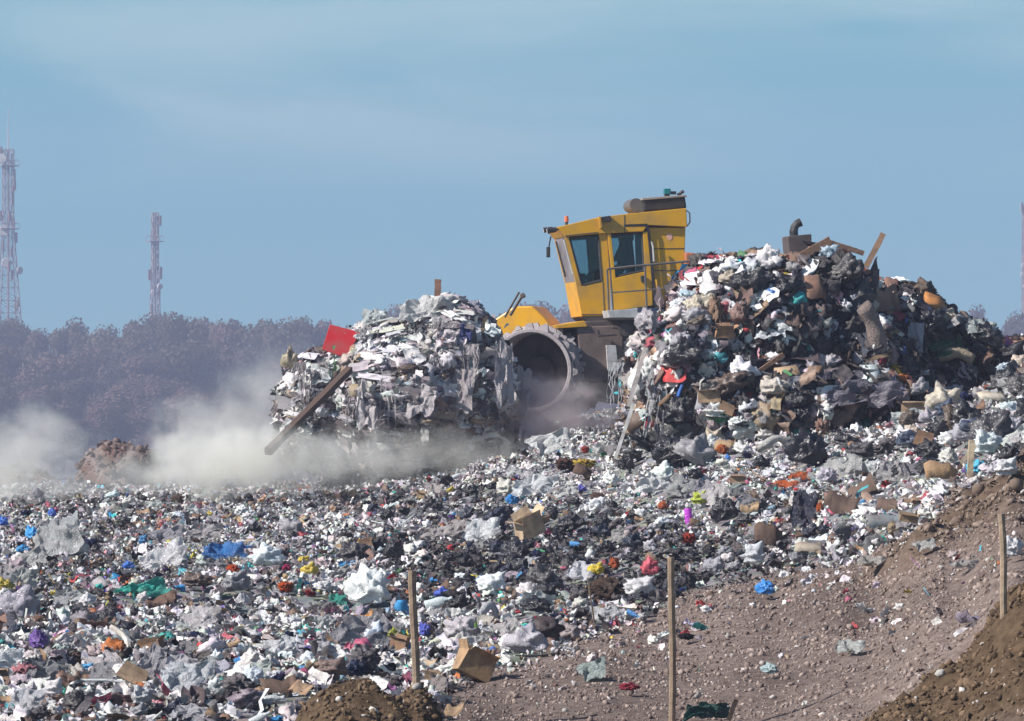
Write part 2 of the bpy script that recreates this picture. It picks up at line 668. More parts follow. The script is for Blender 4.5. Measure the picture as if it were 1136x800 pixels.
def panel(seed, th=.035, seg=3):
    """a bent thick board (cardboard): closed box bent along x"""
    rs = np.random.default_rng(seed + 500)
    asp = .45 + rs.random() * .4
    xs = np.linspace(-1, 1, seg + 1)
    kink = rs.normal(0, .05, seg)
    kink[rs.integers(1, seg)] += rs.choice([-1, 1]) * rs.uniform(.3, 1.3)
    ang = np.cumsum(kink)
    px = [0.0]
    pz = [0.0]
    for k in range(seg):
        px.append(px[-1] + math.cos(ang[k]) * 2 / seg)
        pz.append(pz[-1] + math.sin(ang[k]) * 2 / seg)
    v = []
    for k in range(seg + 1):
        j = rs.normal(0, .09, 2)
        for (y, z) in ((-asp + j[0], -th), (asp + j[1], -th), (asp + j[1], th), (-asp + j[0], th)):
            v.append((px[k], y, pz[k] + z))
    v = np.array(v)
    v -= v.mean(0)
    f = []
    for k in range(seg):
        for c in range(4):
            a, b, d, e = k * 4 + c, k * 4 + (c + 1) % 4, (k + 1) * 4 + (c + 1) % 4, (k + 1) * 4 + c
            f += [(a, b, d), (a, d, e)]
    f += [(0, 2, 1), (0, 3, 2)]
    o = seg * 4
    f += [(o, o + 1, o + 2), (o, o + 2, o + 3)]
    return v / np.abs(v[:, :2]).max() * .5, np.array(f)


def bottle_np(n=10):
    prof = [(0, 0), (.13, .0), (.14, .03), (.13, .25), (.14, .45), (.13, .6), (.06, .78), (.05, .86), (.06, .87), (.06, .95), (0, .95)]
    v = []
    for r, h in prof:
        for k in range(n):
            t = 2 * math.pi * k / n
            v.append((h - .48, r * math.cos(t), r * math.sin(t)))
    f = []
    for i in range(len(prof) - 1):
        for k in range(n):
            a, b, c, d = i * n + k, i * n + (k + 1) % n, (i + 1) * n + (k + 1) % n, (i + 1) * n + k
            f += [(a, b, c), (a, c, d)]
    return np.array(v), np.array(f)


def stick_np(seed):
    rs = np.random.default_rng(seed + 50)
    n = 4
    pts = np.stack([np.linspace(-.5, .5, n), rs.normal(0, .02, n), rs.normal(0, .02, n)], -1)
    v = []
    for p in pts:
        for (a, b) in ((-1, -1), (1, -1), (1, 1), (-1, 1)):
            v.append(p + np.array([0, a * .028, b * .02]))
    f = []
    for k in range(n - 1):
        for c in range(4):
            a, b, d, e = k * 4 + c, k * 4 + (c + 1) % 4, (k + 1) * 4 + (c + 1) % 4, (k + 1) * 4 + c
            f += [(a, b, d), (a, d, e)]
    f += [(0, 2, 1), (0, 3, 2)]
    return np.array(v), np.array(f)


LIB = {
    'sack': [lump(3, s + 130, .7, .27) for s in range(1, 8)],
    'lump': [lump(2, s) for s in range(1, 9)],
    'pebble': [lump(1, s + 20, .6, .35) for s in range(1, 9)],
    'sheet': [sheet(7, s) for s in range(1, 11)],
    'flake': [sheet(4, s + 40, .5) for s in range(1, 9)],
    'strip': [strip(s) for s in range(1, 9)],
    'panel': [panel(s) for s in range(1, 7)],
    'stick': [stick_np(s) for s in range(1, 4)],
    'bottle': [bottle_np(7)],
}


def rot_mats(n, rng, tilt=.6, normals=None):
    """random spin about z, then a random tilt, then aligned to the normal"""
    a = rng.random(n) * 2 * math.pi
    ca, sa = np.cos(a), np.sin(a)
    Rz = np.zeros((n, 3, 3))
    Rz[:, 0, 0] = ca
    Rz[:, 0, 1] = -sa
    Rz[:, 1, 0] = sa
    Rz[:, 1, 1] = ca
    Rz[:, 2, 2] = 1
    t1, t2 = rng.normal(0, tilt, n), rng.normal(0, tilt, n)
    Rx = np.zeros((n, 3, 3))
    Rx[:, 0, 0] = 1
    Rx[:, 1, 1] = np.cos(t1)
    Rx[:, 1, 2] = -np.sin(t1)
    Rx[:, 2, 1] = np.sin(t1)
    Rx[:, 2, 2] = np.cos(t1)
    Ry = np.zeros((n, 3, 3))
    Ry[:, 1, 1] = 1
    Ry[:, 0, 0] = np.cos(t2)
    Ry[:, 0, 2] = np.sin(t2)
    Ry[:, 2, 0] = -np.sin(t2)
    Ry[:, 2, 2] = np.cos(t2)
    Rm = np.einsum('nij,njk,nkl->nil', Ry, Rx, Rz)
    if normals is not None:
        z = normals / np.linalg.norm(normals, axis=1, keepdims=True)
        ref = np.where(np.abs(z[:, 2:3]) < .9, np.array([[0, 0, 1.]]), np.array([[1., 0, 0]]))
        x = np.cross(ref, z)
        x /= np.linalg.norm(x, axis=1, keepdims=True)
        y = np.cross(z, x)
        B = np.stack([x, y, z], -1)
        Rm = np.einsum('nij,njk->nik', B, Rm)
    return Rm


def merge_pieces(name, batches, mat, label, extra=None, kind='stuff'):
    """batches: list of (libmesh (v,f), pos(n,3), rot(n,3,3), scale(n,3), tint(n,3))"""
    V, Fc, T = [], [], []
    o = 0
    for (lv, lf), pos, rot, sc, tint in batches:
        n = len(pos)
        if not n:
            continue
        p = lv[None] * sc[:, None, :]
        p = np.einsum('nij,nvj->nvi', rot, p) + pos[:, None, :]
        V.append(p.reshape(-1, 3))
        Fc.append((lf[None] + (o + np.arange(n) * len(lv))[:, None, None]).reshape(-1, 3))
        T.append(np.repeat(tint, len(lv), axis=0))
        o += n * len(lv)
    if extra is not None:
        ev, ef, et = extra
        V.append(ev)
        Fc.append(ef + o)
        T.append(et)
    me = mesh_np(name, np.concatenate(V), np.concatenate(Fc), np.concatenate(T))
    ob = link_mesh(name, me, mat)
    tag(ob, label, None, None, kind)
    return ob


# colours (linear base colours)
PAL = {
    'white': [(.86, .85, .86), (.74, .74, .76), (.80, .73, .73), (.68, .69, .70), (.88, .87, .85)],
    'grey': [(.42, .36, .38), (.25, .215, .24), (.50, .44, .45), (.19, .155, .165), (.30, .28, .31), (.46, .44, .46)],
    'dark': [(.030, .025, .031), (.052, .041, .046), (.018, .016, .02), (.08, .06, .06), (.032, .033, .052)],
    'brown': [(.20, .12, .085), (.33, .21, .13), (.13, .08, .06), (.42, .29, .18), (.22, .12, .10)],
    'colour': [(.40, .04, .06), (.50, .10, .14), (.30, .10, .26), (.55, .28, .34), (.10, .45, .58), (.04, .40, .42), (.04, .14, .50), (.03, .28, .62), (.55, .05, .05), (.60, .17, .03), (.05, .42, .36), (.60, .48, .05), (.55, .12, .22), (.16, .10, .38), (.10, .30, .12), (.30, .45, .60), (.35, .03, .04), (.62, .30, .34)],
}
PKEY = list(PAL)


def tints(n, rng, wts):
    """wts (n,5) weights of white, grey, dark, brown, colour"""
    w = np.asarray(wts, float)
    if w.ndim == 1:
        w = np.tile(w, (n, 1))
    w = w / w.sum(1, keepdims=True)
    c = np.cumsum(w, 1)
    k = (rng.random((n, 1)) > c).sum(1).clip(0, 4)
    out = np.zeros((n, 3))
    for i, key in enumerate(PKEY):
        s = np.where(k == i)[0]
        arr = np.array(PAL[key])
        out[s] = arr[rng.integers(0, len(arr), len(s))]
    out *= (1 + rng.normal(0, .14, (n, 1))).clip(.6, 1.35)
    out *= (1 + rng.normal(0, .05, (n, 3))).clip(.8, 1.2)
    return out.clip(.01, .9)


# ------------------------------------------------------------------ heaps
# (px, py, Y, rx_px, rz_px, ry_m)
HEAP_C = [(842, 376, 76, 100, 84, 1.8), (908, 338, 76, 50, 58, 1.2), (769, 428, 75.3, 64, 86, 1.5), (800, 345, 76, 48, 54, 1.1),
          (992, 398, 77, 70, 78, 1.5), (1046, 420, 77.4, 66, 66, 1.5), (1125, 436, 78, 95, 53, 1.6), (880, 455, 75, 150, 56, 1.6), (724, 434, 75.4, 24, 62, .8), (1210, 430, 78, 120, 58, 1.8), (945, 420, 75.6, 70, 70, 1.3)]
HEAP_B = [(452, 448, 85, 96, 86, 1.6), (500, 396, 85, 52, 58, 1.2), (362, 446, 85, 46, 50, 1.1), (527, 446, 85, 42, 72, 1.2), (415, 414, 85, 52, 48, 1.1), (458, 500, 86.2, 105, 46, 1.5), (335, 470, 84.8, 22, 40, .8)]


def ell(e):
    px, py, Y, rx, rz, ry = e
    return np.array(W(px, py, Y)[:]), np.array([rx / F * Y, ry, rz / F * Y])


def heap_core(ells, seed):
    V, Fc = [], []
    o = 0
    for k, e in enumerate(ells):
        c, r = ell(e)
        v, f = ICO[4]
        d = 1 + fbm(v * 1.8 + k * 5 + seed, seed, 3) * .10
        v = v * d[:, None] * r * .97 + c
        V.append(v)
        Fc.append(f + o)
        o += len(v)
    return np.concatenate(V), np.concatenate(Fc)


def heap_points(ells, n, rng, jitter=.05):
    """points and normals over the visible skin of the union"""
    P, NN = [], []
    ar = np.array([np.prod(ell(e)[1]) ** (2 / 3) for e in ells])
    ar = ar / ar.sum()
    for k, e in enumerate(ells):
        c, r = ell(e)
        m = int(n * ar[k] * 2.4)
        d = rng.normal(0, 1, (m, 3))
        d /= np.linalg.norm(d, axis=1, keepdims=True)
        p = d * r * (1 + rng.normal(0, jitter, (m, 1))) + c
        nn = d / r
        nn /= np.linalg.norm(nn, axis=1, keepdims=True)
        keep = (nn[:, 1] < .25) | (rng.random(m) < .35)
        for j, e2 in enumerate(ells):
            if j == k:
                continue
            c2, r2 = ell(e2)
            keep &= (((p - c2) / r2) ** 2).sum(1) > .90
        P.append(p[keep])
        NN.append(nn[keep])
    P, NN = np.concatenate(P), np.concatenate(NN)
    px = CX + P[:, 0] * F / P[:, 1]
    g = terrain_z(px, P[:, 1], False)
    k = P[:, 2] > g - .1
    return P[k], NN[k]


CORE_C = heap_core(HEAP_C, 2)
CORE_B = heap_core(HEAP_B, 4)
bvh = BVHTree.FromPolygons([tuple(x) for x in np.concatenate([G_V, CORE_C[0], CORE_B[0]])],
                           [tuple(x) for x in G_F] + [tuple(x) for x in CORE_C[1] + len(G_V)] + [tuple(x) for x in CORE_B[1] + len(G_V) + len(CORE_C[0])])
CAM = Vector((0, 0, CZ))


def at(px, py):
    d = (W(px, py, 100) - CAM).normalized()
    loc, nor, i, dist = bvh.ray_cast(CAM, d)
    if loc is None:
        return W(px, py, 76), Vector((0, -1, 0))
    if nor.dot(d) > 0:
        nor = -nor
    return loc, nor


def pix(p):
    return CX + p[0] * F / p[1], HY - (p[2] - CZ) * F / p[1]


# ------------------------------------------------------------------ single pieces of waste
def bag_mesh(seed, lvl=4):
    v, f = ICO[lvl]
    rs = np.random.default_rng(seed)
    v = crumple(v, seed, 1.3 + rs.random() * .6, .22, 5)
    v = v * (1 + (np.abs(vnoise(v * 5.5, seed + 3)) - .25) * .09)[:, None]
    v = v * np.array([1, .8, .75])
    # pulled-up knotted neck on one side
    th = rs.random() * 6.28
    d = np.array([math.cos(th) * .6, math.sin(th) * .6, .75])
    d /= np.linalg.norm(d)
    u = (v / np.linalg.norm(v, axis=1, keepdims=True)) @ d
    k = np.clip((u - .80) / .2, 0, 1)
    v = v + d * (k ** 2 * .45)[:, None]
    lo = v[:, 2] < -.35
    v[lo, 2] = -.35 + (v[lo, 2] + .35) * .3
    v = v / (np.abs(v[:, 0]).max() * 2)
    return mesh_np('plastic_bag', v, f, smooth=True)


def film_mesh(seed, n=22, fold=.35):
    v, f = sheet(n, seed + 70, fold, .75)
    v = v + np.stack([fbm(v * 6 + 1, seed, 2), fbm(v * 6 + 5, seed + 2, 2), fbm(v * 7 + 9, seed + 4, 3)], -1) * .05
    return mesh_np('plastic_film', v, f)


def tatter_mesh(seed):
    """film torn into hanging strands: a gathered band with strands of unequal length below"""
    rs = np.random.default_rng(seed + 40)
    V, Fc = [], []
    o = 0
    k = 11
    for q in range(20):
        x0 = -.5 + (q + .5) / 20 + rs.normal(0, .03)
        w0 = .012 + .035 * rs.random() ** 2
        ln = .15 + .85 * rs.random() ** 1.6
        dx = np.cumsum(rs.normal(0, .05, k))
        dz = np.cumsum(rs.normal(0, .04, k)) + rs.normal(0, .04)
        tw = np.cumsum(rs.normal(0, .35, k))
        y = .5 - np.linspace(0, 1, k) * ln
        wd = w0 * np.linspace(1.5, .9, k) * (.55 + .9 * rs.random(k))
        cols = []
        for u in (-1, 0, 1):
            cols.append(np.stack([x0 + dx + u * wd * np.cos(tw), y, dz + u * wd * np.sin(tw) + (.03 if u == 0 else 0)], -1))
        v = np.stack(cols, 1).reshape(-1, 3)
        i = np.arange(k - 1)[:, None] * 3 + np.arange(2)[None]
        i = i.ravel()
        t = np.concatenate([np.stack([i, i + 3, i + 4], -1), np.stack([i, i + 4, i + 1], -1)])
        V.append(v)
        Fc.append(t + o)
        o += len(v)
    g, f = sheet(9, seed + 11, .4, .25)
    g = g * np.array([1.05, .6, .5]) + np.array([0, .42, .02])
    V.append(g)
    Fc.append(f + o)
    return mesh_np('torn_film', np.concatenate(V), np.concatenate(Fc))


def cloth_mesh(seed):
    v, f = lump(4, seed + 60, .6, .32)
    return mesh_np('rag', v, f)


def board_mesh(seed, name='cardboard_sheet'):
    v, f = panel(seed, .014, 7)
    v = v + np.stack([vnoise(v * 4 + 2, seed), vnoise(v * 4 + 5, seed), vnoise(v * 3 + 7, seed)], -1) * np.array([.03, .05, .05])
    return mesh_np(name, v, f)


def box_mesh(seed):
    """open crushed carton with four flaps"""
    rs = np.random.default_rng(seed)
    mb = MB()
    t = .012
    hx, hy, hz = .5, .36, .36
    mb.box((0, 0, -hz + t), (hx - t, hy - t, t))
    mb.box((-hx, 0, 0), (t, hy - t, hz))
    mb.box((hx, 0, 0), (t, hy - t, hz))
    mb.box((0, -hy, 0), (hx + t, t, hz))
    mb.box((0, hy, 0), (hx + t, t, hz))
    for sx in (-1, 1):
        a = rs.uniform(.3, 1.6)
        mb.box((sx * (hx + t + .16 * math.cos(a)), 0, hz + .16 * math.sin(a)), (.16, hy * .95, t * .7), Matrix.Rotation(-sx * a, 3, 'Y'))
    for sy in (-1, 1):
        a = rs.uniform(.2, 1.4)
        mb.box((0, sy * (hy + t + .16 * math.cos(a)), hz + .16 * math.sin(a)), (hx * .95, .16, t * .7), Matrix.Rotation(sy * a, 3, 'X'))
    v = np.array(mb.v)
    v = v + np.stack([vnoise(v * 2 + 1, seed), vnoise(v * 2 + 4, seed + 1), vnoise(v * 2 + 8, seed + 2)], -1) * .09
    me = bpy.data.meshes.new('cardboard_box')
    me.from_pydata([tuple(x) for x in v], [], mb.f)
    me.update()
    return me


def ball_mesh(seed):
    v, f = ICO[4]
    d = 1 + fbm(v * 2.2, seed, 2) * .06 - .05 * np.abs(np.sin(v[:, 2] * 9 + vnoise(v * 3, seed) * 2))
    return mesh_np('bundle', v * d[:, None] * .5, f, smooth=True)


def roll_mesh(seed):
    """bent roll of carpet or foam, x is the long axis"""
    mb = MB()
    n = 14
    pts, rs = [], []
    for k in range(n):
        t = k / (n - 1)
        pts.append((t - .5, .0, .22 * math.sin(t * math.pi) + .03 * math.sin(t * 9 + seed)))
        rs.append(.13 * (1 + .12 * math.sin(t * 11 + seed * 2)) * (.85 if k in (0, n - 1) else 1))
    mb.tube(pts, rs, 12)
    v = np.array(mb.v)
    v = v + fbm(v * 7 + seed, seed, 2)[:, None] * np.array([0, .02, .02])
    me = bpy.data.meshes.new('carpet_roll')
    me.from_pydata([tuple(x) for x in v], [], mb.f)
    me.update()
    for p in me.polygons:
        p.use_smooth = True
    return me


def bottle_mesh():
    v, f = bottle_np(12)
    return mesh_np('plastic_bottle', v, f, smooth=True)


KIT = {
    'bag': [bag_mesh(s) for s in range(1, 9)],
    'film': [film_mesh(s) for s in range(1, 7)],
    'tatter': [tatter_mesh(s) for s in range(1, 6)],
    'rag': [cloth_mesh(s) for s in range(1, 6)],
    'sheet': [board_mesh(s) for s in range(1, 7)],
    'box': [box_mesh(s) for s in range(1, 4)],
    'ball': [ball_mesh(1)],
    'roll': [roll_mesh(1), roll_mesh(2)],
    'bottle': [bottle_mesh()],
}
KMAT = {'bag': 'plastic', 'tatter': 'film', 'film': 'film', 'rag': 'cloth', 'sheet': 'card', 'box': 'card', 'ball': 'film', 'roll': 'cloth', 'bottle': 'plastic'}
for _k, _l in KIT.items():
    for _m in _l:
        _m.materials.append(M[KMAT[_k]])

HEROES = []      # (centre, w, h, short phrase) for gaps and landmarks


def srgb(r, g, b):
    f = lambda c: (c / 255 / 12.92) if c <= 10 else ((c / 255 + .055) / 1.055) ** 2.4
    return (f(r), f(g), f(b))


def hero(kind, name, px, py, w, h, col, label, cat, short=None, face=0.45, spin=0.0, group=None, depth=.8, lift=.35, var=None):
    """one piece lying where the sight line meets the waste; w,h in photo pixels, col linear base colour"""
    p, n = at(px, py + h * .2)
    s = p.y / F
    wm, hm = w * s, h * s
    on_heap = n.z < .75
    p = p + n * (hm * lift * .5 + (.13 if on_heap else .07)) + Vector((0, -.03, hm * .10))
    me = random.choice(KIT[kind]) if var is None else KIT[kind][var % len(KIT[kind])]
    o = bpy.data.objects.new(name, me)
    COL.objects.link(o)
    ext = np.array(me.vertices[0].co)
    co = np.empty(len(me.vertices) * 3, np.float32)
    me.vertices.foreach_get('co', co)
    co = co.reshape(-1, 3)
    dim = co.max(0) - co.min(0)
    if kind in ('sheet', 'film', 'tatter'):
        # y axis of the sheet rises towards the sky, tilted by `face`
        o.rotation_euler = Euler((R(20 + 55 * face), spin, random.uniform(-.4, .4)), 'XYZ')
        o.scale = (wm / dim[0], hm / max(dim[1], .01) / max(math.sin(R(20 + 55 * face)), .4), wm / dim[0] * .8)
    else:
        o.rotation_euler = Euler((random.uniform(-.2, .2), spin, random.uniform(-.5, .5)), 'XYZ')
        o.scale = (wm / dim[0], wm / dim[0] * depth, hm / dim[2])
    o.location = p
    o.color = (*col, 1)
    tag(o, label, cat, group)
    HEROES.append((np.array(p[:]), wm, hm, short))
    return o


exec_heroes = []
H = hero
WHITE, GREYW, BLUE, TEAL = (.74, .77, .78), (.5, .5, .53), (.03, .20, .62), (.03, .42, .34)
CARD, CARDL, CARDD = (.40, .26, .15), (.56, .42, .28), (.20, .12, .085)
BLK = (.02, .02, .026)

# --- on the open slope
H('bag', 'plastic_bag', 410, 664, 56, 44, WHITE, 'big white plastic bag, the largest white one on the open waste slope', 'plastic bag', 'big white bag')
H('bag', 'plastic_bag', 543, 656, 38, 24, WHITE, 'white plastic bag just above a white foam roll, right of the shorter stake', 'plastic bag', 'white bag above the foam roll')
H('roll', 'foam_roll', 541, 689, 24, 20, (.66, .67, .70), 'short bent roll of white foam lying under a white bag', 'foam roll', 'white foam roll')
H('bag', 'plastic_bag', 37, 600, 18, 17, (.03, .30, .70), 'bright blue plastic bag far up the slope with a smaller one just below it', 'plastic bag', 'bright blue bag')
H('bag', 'plastic_bag', 24, 615, 18, 9, (.04, .28, .62), 'small flat blue bag just below the bright blue one', 'plastic bag', None)
H('film', 'plastic_sheet', 252, 619, 62, 17, (.03, .18, .50), 'long rumpled blue plastic sheet spread on the waste slope', 'plastic sheet', 'long blue sheet', .2)
H('bag', 'plastic_bag', 296, 626, 44, 24, (.62, .68, .72), 'pale bluish white bag at the end of the long blue sheet', 'plastic bag', 'pale bluish bag')
H('film', 'plastic_sheet', 158, 660, 66, 15, TEAL, 'long teal green plastic sheet crumpled across the slope', 'plastic sheet', 'teal green sheet', .2)
H('film', 'plastic_sheet', 175, 714, 26, 9, (.20, .55, .48), 'small mint green scrap of plastic below the teal sheet', 'plastic sheet', 'mint green scrap', .2)
H('rag', 'cloth_rag', 256, 639, 19, 14, (.62, .09, .03), 'red orange rag just below the long blue sheet', 'rag', 'red orange rag')
H('rag', 'cloth_rag', 318, 657, 19, 14, (.62, .11, .03), 'vivid orange rag on the slope beside the big white bag', 'rag', 'vivid orange rag')
H('rag', 'cloth_rag', 318, 636, 12, 9, (.55, .05, .16), 'small crimson pink rag above the vivid orange one', 'rag', None)
H('rag', 'cloth_rag', 228, 681, 18, 10, (.55, .22, .05), 'rusty orange rag low on the slope below the brown sack', 'rag', 'rusty orange rag')
H('bag', 'sack', 218, 652, 38, 17, (.13, .09, .075), 'dark brown sack slumped beside the teal green sheet', 'sack', 'dark brown sack')
H('bag', 'plastic_bag', 143, 634, 16, 9, (.04, .15, .55), 'small deep blue bag above the teal green sheet', 'plastic bag', None)
H('bag', 'plastic_bag', 159, 606, 12, 12, (.05, .20, .42), 'small round blue bag far up the slope', 'plastic bag', 'round blue bag')
H('bag', 'plastic_bag', 58, 575, 11, 10, (.08, .17, .60), 'tiny royal blue bag by the dust at the far edge of the slope', 'plastic bag', 'tiny royal blue bag')
H('bag', 'plastic_bag', 3, 585, 16, 11, (.04, .15, .60), 'blue bag at the very edge of the picture beside the dust', 'plastic bag', None)
H('rag', 'cloth_rag', 29, 754, 32, 24, (.60, .26, .30), 'pink and white cloth rag low on the slope', 'rag', 'pink rag')
H('bag', 'plastic_bag', 94, 749, 20, 10, (.10, .36, .66), 'sky blue bag on the low slope beside the pink rag', 'plastic bag', 'sky blue bag')
H('bag', 'bin_bag', 88, 789, 42, 26, (.05, .045, .05), 'slumped dark grey bin bag at the foot of the slope', 'bin bag', 'slumped dark bin bag')
H('bag', 'plastic_bag', 22, 684, 54, 40, (.30, .28, .33), 'large dull grey bag slumped at the edge of the slope', 'plastic bag', 'large dull grey bag')
H('film', 'plastic_film', 172, 748, 32, 50, (.42, .40, .44), 'grey translucent film hanging in folds low on the slope', 'plastic film', 'grey hanging film', .9)
H('sheet', 'cardboard_sheet', 173, 795, 22, 8, (.66, .25, .10), 'orange card at the bottom of the slope', 'card', 'orange card', .2)
H('bag', 'plastic_bag', 270, 741, 17, 9, (.04, .22, .52), 'blue bag low on the slope, smaller of two near the grey hanging film', 'plastic bag', None)
H('bag', 'plastic_bag', 286, 752, 20, 10, (.05, .15, .40), 'darker blue bag low on the slope beside the soil mound', 'plastic bag', 'darker blue bag')
H('film', 'plastic_sheet', 374, 672, 22, 12, (.06, .45, .36), 'small green plastic scrap against the big white bag', 'plastic sheet', 'green scrap', .4)
H('sheet', 'box_lid', 400, 691, 28, 9, (.50, .24, .09), 'orange brown box lid under the big white bag', 'box lid', 'orange brown lid', .15)
H('bag', 'plastic_bag', 436, 711, 22, 14, (.36, .38, .06), 'olive yellow bag left of the shorter stake', 'plastic bag', 'olive yellow bag')
H('rag', 'cloth_rag', 436, 647, 16, 10, (.40, .03, .05), 'dark red rag above the big white bag', 'rag', None)
H('bag', 'plastic_bag', 512, 703, 16, 12, (.55, .50, .08), 'lemon yellow bag between the shorter stake and the foam roll', 'plastic bag', None)
H('bottle', 'plastic_bottle', 528, 703, 18, 6, (.25, .50, .08), 'lime green plastic bottle standing near the foam roll', 'bottle', None, spin=R(80))
H('bag', 'plastic_bag', 492, 665, 20, 12, (.05, .10, .48), 'ultramarine bag just right of the shorter stake', 'plastic bag', 'ultramarine bag')
H('bag', 'plastic_bag', 474, 707, 14, 16, (.08, .10, .50), 'violet blue bag behind the shorter stake', 'plastic bag', None)
H('box', 'cardboard_box', 526, 748, 46, 36, CARD, 'open brown cardboard box lying where waste meets bare soil', 'cardboard box', 'open brown box', depth=.9, spin=.5)
H('sheet', 'cardboard_sheet', 473, 744, 26, 13, CARDL, 'pale torn card at the foot of the shorter stake', 'card', 'pale torn card', .4)
H('bag', 'sack', 364, 753, 44, 24, (.17, .115, .10), 'brown sack above the soil mound', 'sack', 'brown sack above the mound')
H('rag', 'cloth_rag', 392, 749, 28, 22, (.06, .08, .16), 'navy blue cloth above the soil mound beside the brown sack', 'rag', 'navy cloth')
H('bag', 'plastic_bag', 571, 560, 20, 14, (.03, .24, .60), 'blue bag on the middle slope above a torn carton', 'plastic bag', 'blue bag on the middle slope')
H('box', 'cardboard_box', 586, 592, 44, 32, CARDL, 'crushed light brown carton in the middle of the waste slope', 'cardboard box', 'crushed light carton', depth=.9, spin=-.4)
H('rag', 'work_gloves', 649, 520, 28, 13, (.60, .42, .08), 'yellow cloth bundle below the machine wheel', 'cloth', 'yellow cloth bundle')
H('rag', 'cloth_rag', 630, 520, 30, 16, (.12, .06, .045), 'dark brown rag next to the yellow cloth bundle', 'rag', None)
H('rag', 'cloth_rag', 649, 504, 10, 10, (.42, .06, .05), 'small brick red rag above the yellow cloth bundle', 'rag', None)
H('film', 'plastic_film', 600, 545, 56, 26, (.66, .68, .70), 'wide white film rumpled on the middle slope', 'plastic film', 'wide white film', .4)
H('film', 'plastic_film', 612, 495, 56, 24, (.62, .63, .63), 'long white film lying below the wheel at the top of the slope', 'plastic film', 'white film below the wheel', .3)
H('bag', 'plastic_bag', 645, 548, 16, 9, (.12, .11, .45), 'indigo bag on the middle slope near the wide white film', 'plastic bag', None)
H('bag', 'plastic_bag', 665, 567, 24, 17, (.68, .69, .72), 'round white bag below the wide white film', 'plastic bag', 'round white bag')
H('bag', 'plastic_bag', 663, 639, 20, 14, (.62, .46, .03), 'golden yellow bag behind the brown carpet piece', 'plastic bag', 'golden yellow bag')
H('rag', 'cloth_rag', 684, 631, 16, 16, (.55, .12, .04), 'burnt orange rag behind the brown carpet piece', 'rag', None)
H('bag', 'plastic_bundle', 723, 638, 24, 20, (.58, .10, .14), 'crumpled crimson pink bundle beside the middle stake', 'bundle', 'crimson bundle')
H('rag', 'carpet_piece', 676, 662, 52, 30, (.085, .055, .042), 'curled dark brown carpet piece at the soil edge', 'carpet', 'brown carpet piece')
H('bag', 'plastic_bag', 711, 660, 40, 22, (.60, .58, .60), 'off white bag lying on the brown carpet piece', 'plastic bag', 'off white bag by the carpet')
H('film', 'plastic_film', 674, 688, 42, 16, (.66, .66, .68), 'white film at the edge of the bare soil', 'plastic film', 'white film at the soil edge', .3)
H('bottle', 'plastic_bottle', 765, 583, 26, 9, (.55, .05, .62), 'bright magenta plastic bottle upright in dark waste', 'bottle', 'magenta bottle', spin=R(84))
H('rag', 'cloth_rag', 764, 603, 17, 14, (.60, .08, .05), 'scarlet rag under the magenta bottle', 'rag', None)
H('rag', 'plastic_bundle', 736, 567, 15, 11, (.62, .16, .07), 'small orange bundle up from the middle stake', 'bundle', 'small orange bundle')
H('bag', 'plastic_bag', 777, 560, 20, 16, (.42, .48, .05), 'lime yellow bag above the magenta bottle', 'plastic bag', 'lime yellow bag')
H('bag', 'plastic_bag', 837, 624, 30, 26, (.48, .50, .53), 'pale grey bag at the soil edge below dark cardboard', 'plastic bag', 'pale grey bag at the soil edge')
H('bag', 'plastic_bag', 848, 661, 24, 17, (.04, .25, .68), 'vivid blue bag alone on the bare soil', 'plastic bag', 'vivid blue bag on the soil')
H('bag', 'plastic_bag', 584, 722, 56, 34, (.40, .38, .42), 'large grey bag at the edge of the bare soil', 'plastic bag', 'large grey bag at the soil edge')
H('film', 'plastic_film', 655, 750, 36, 20, (.42, .50, .48), 'mint grey film on the bare soil', 'plastic film', 'mint grey film', .3)
H('rag', 'cloth_rag', 698, 770, 28, 10, (.42, .05, .08), 'dark red rag on the bare soil by the middle stake', 'rag', 'dark red rag on the soil')
H('rag', 'cloth_rag', 762, 713, 24, 8, (.03, .028, .03), 'black rag on the soil beside the middle stake', 'rag', None)
H('film', 'netting', 783, 797, 60, 16, (.02, .10, .085), 'dark green netting at the foot of the middle stake', 'netting', 'dark green netting', .5)
H('bag', 'plastic_bag', 856, 751, 22, 12, (.34, .44, .46), 'flat grey green bag on the bare soil', 'plastic bag', 'grey green bag')
H('film', 'plastic_film', 944, 725, 36, 13, (.62, .64, .62), 'flat white plastic piece on the bare soil', 'plastic film', 'flat white plastic', .1)
H('film', 'plastic_film', 1032, 612, 30, 9, (.60, .60, .58), 'thin white film on the soil under the clod bank', 'plastic film', 'thin white film', .15)
H('bag', 'plastic_bag', 1128, 618, 26, 24, (.55, .55, .58), 'pale bag behind the tallest stake', 'plastic bag', 'pale bag by the tallest stake')
H('film', 'plastic_film', 976, 628, 40, 8, (.56, .53, .50), 'dirty white film flattened on the soil', 'plastic film', 'dirty flat film', .1)
H('film', 'plastic_film', 1075, 632, 40, 8, (.55, .52, .50), 'cream film flattened on the soil beside the tallest stake', 'plastic film', None, .1)

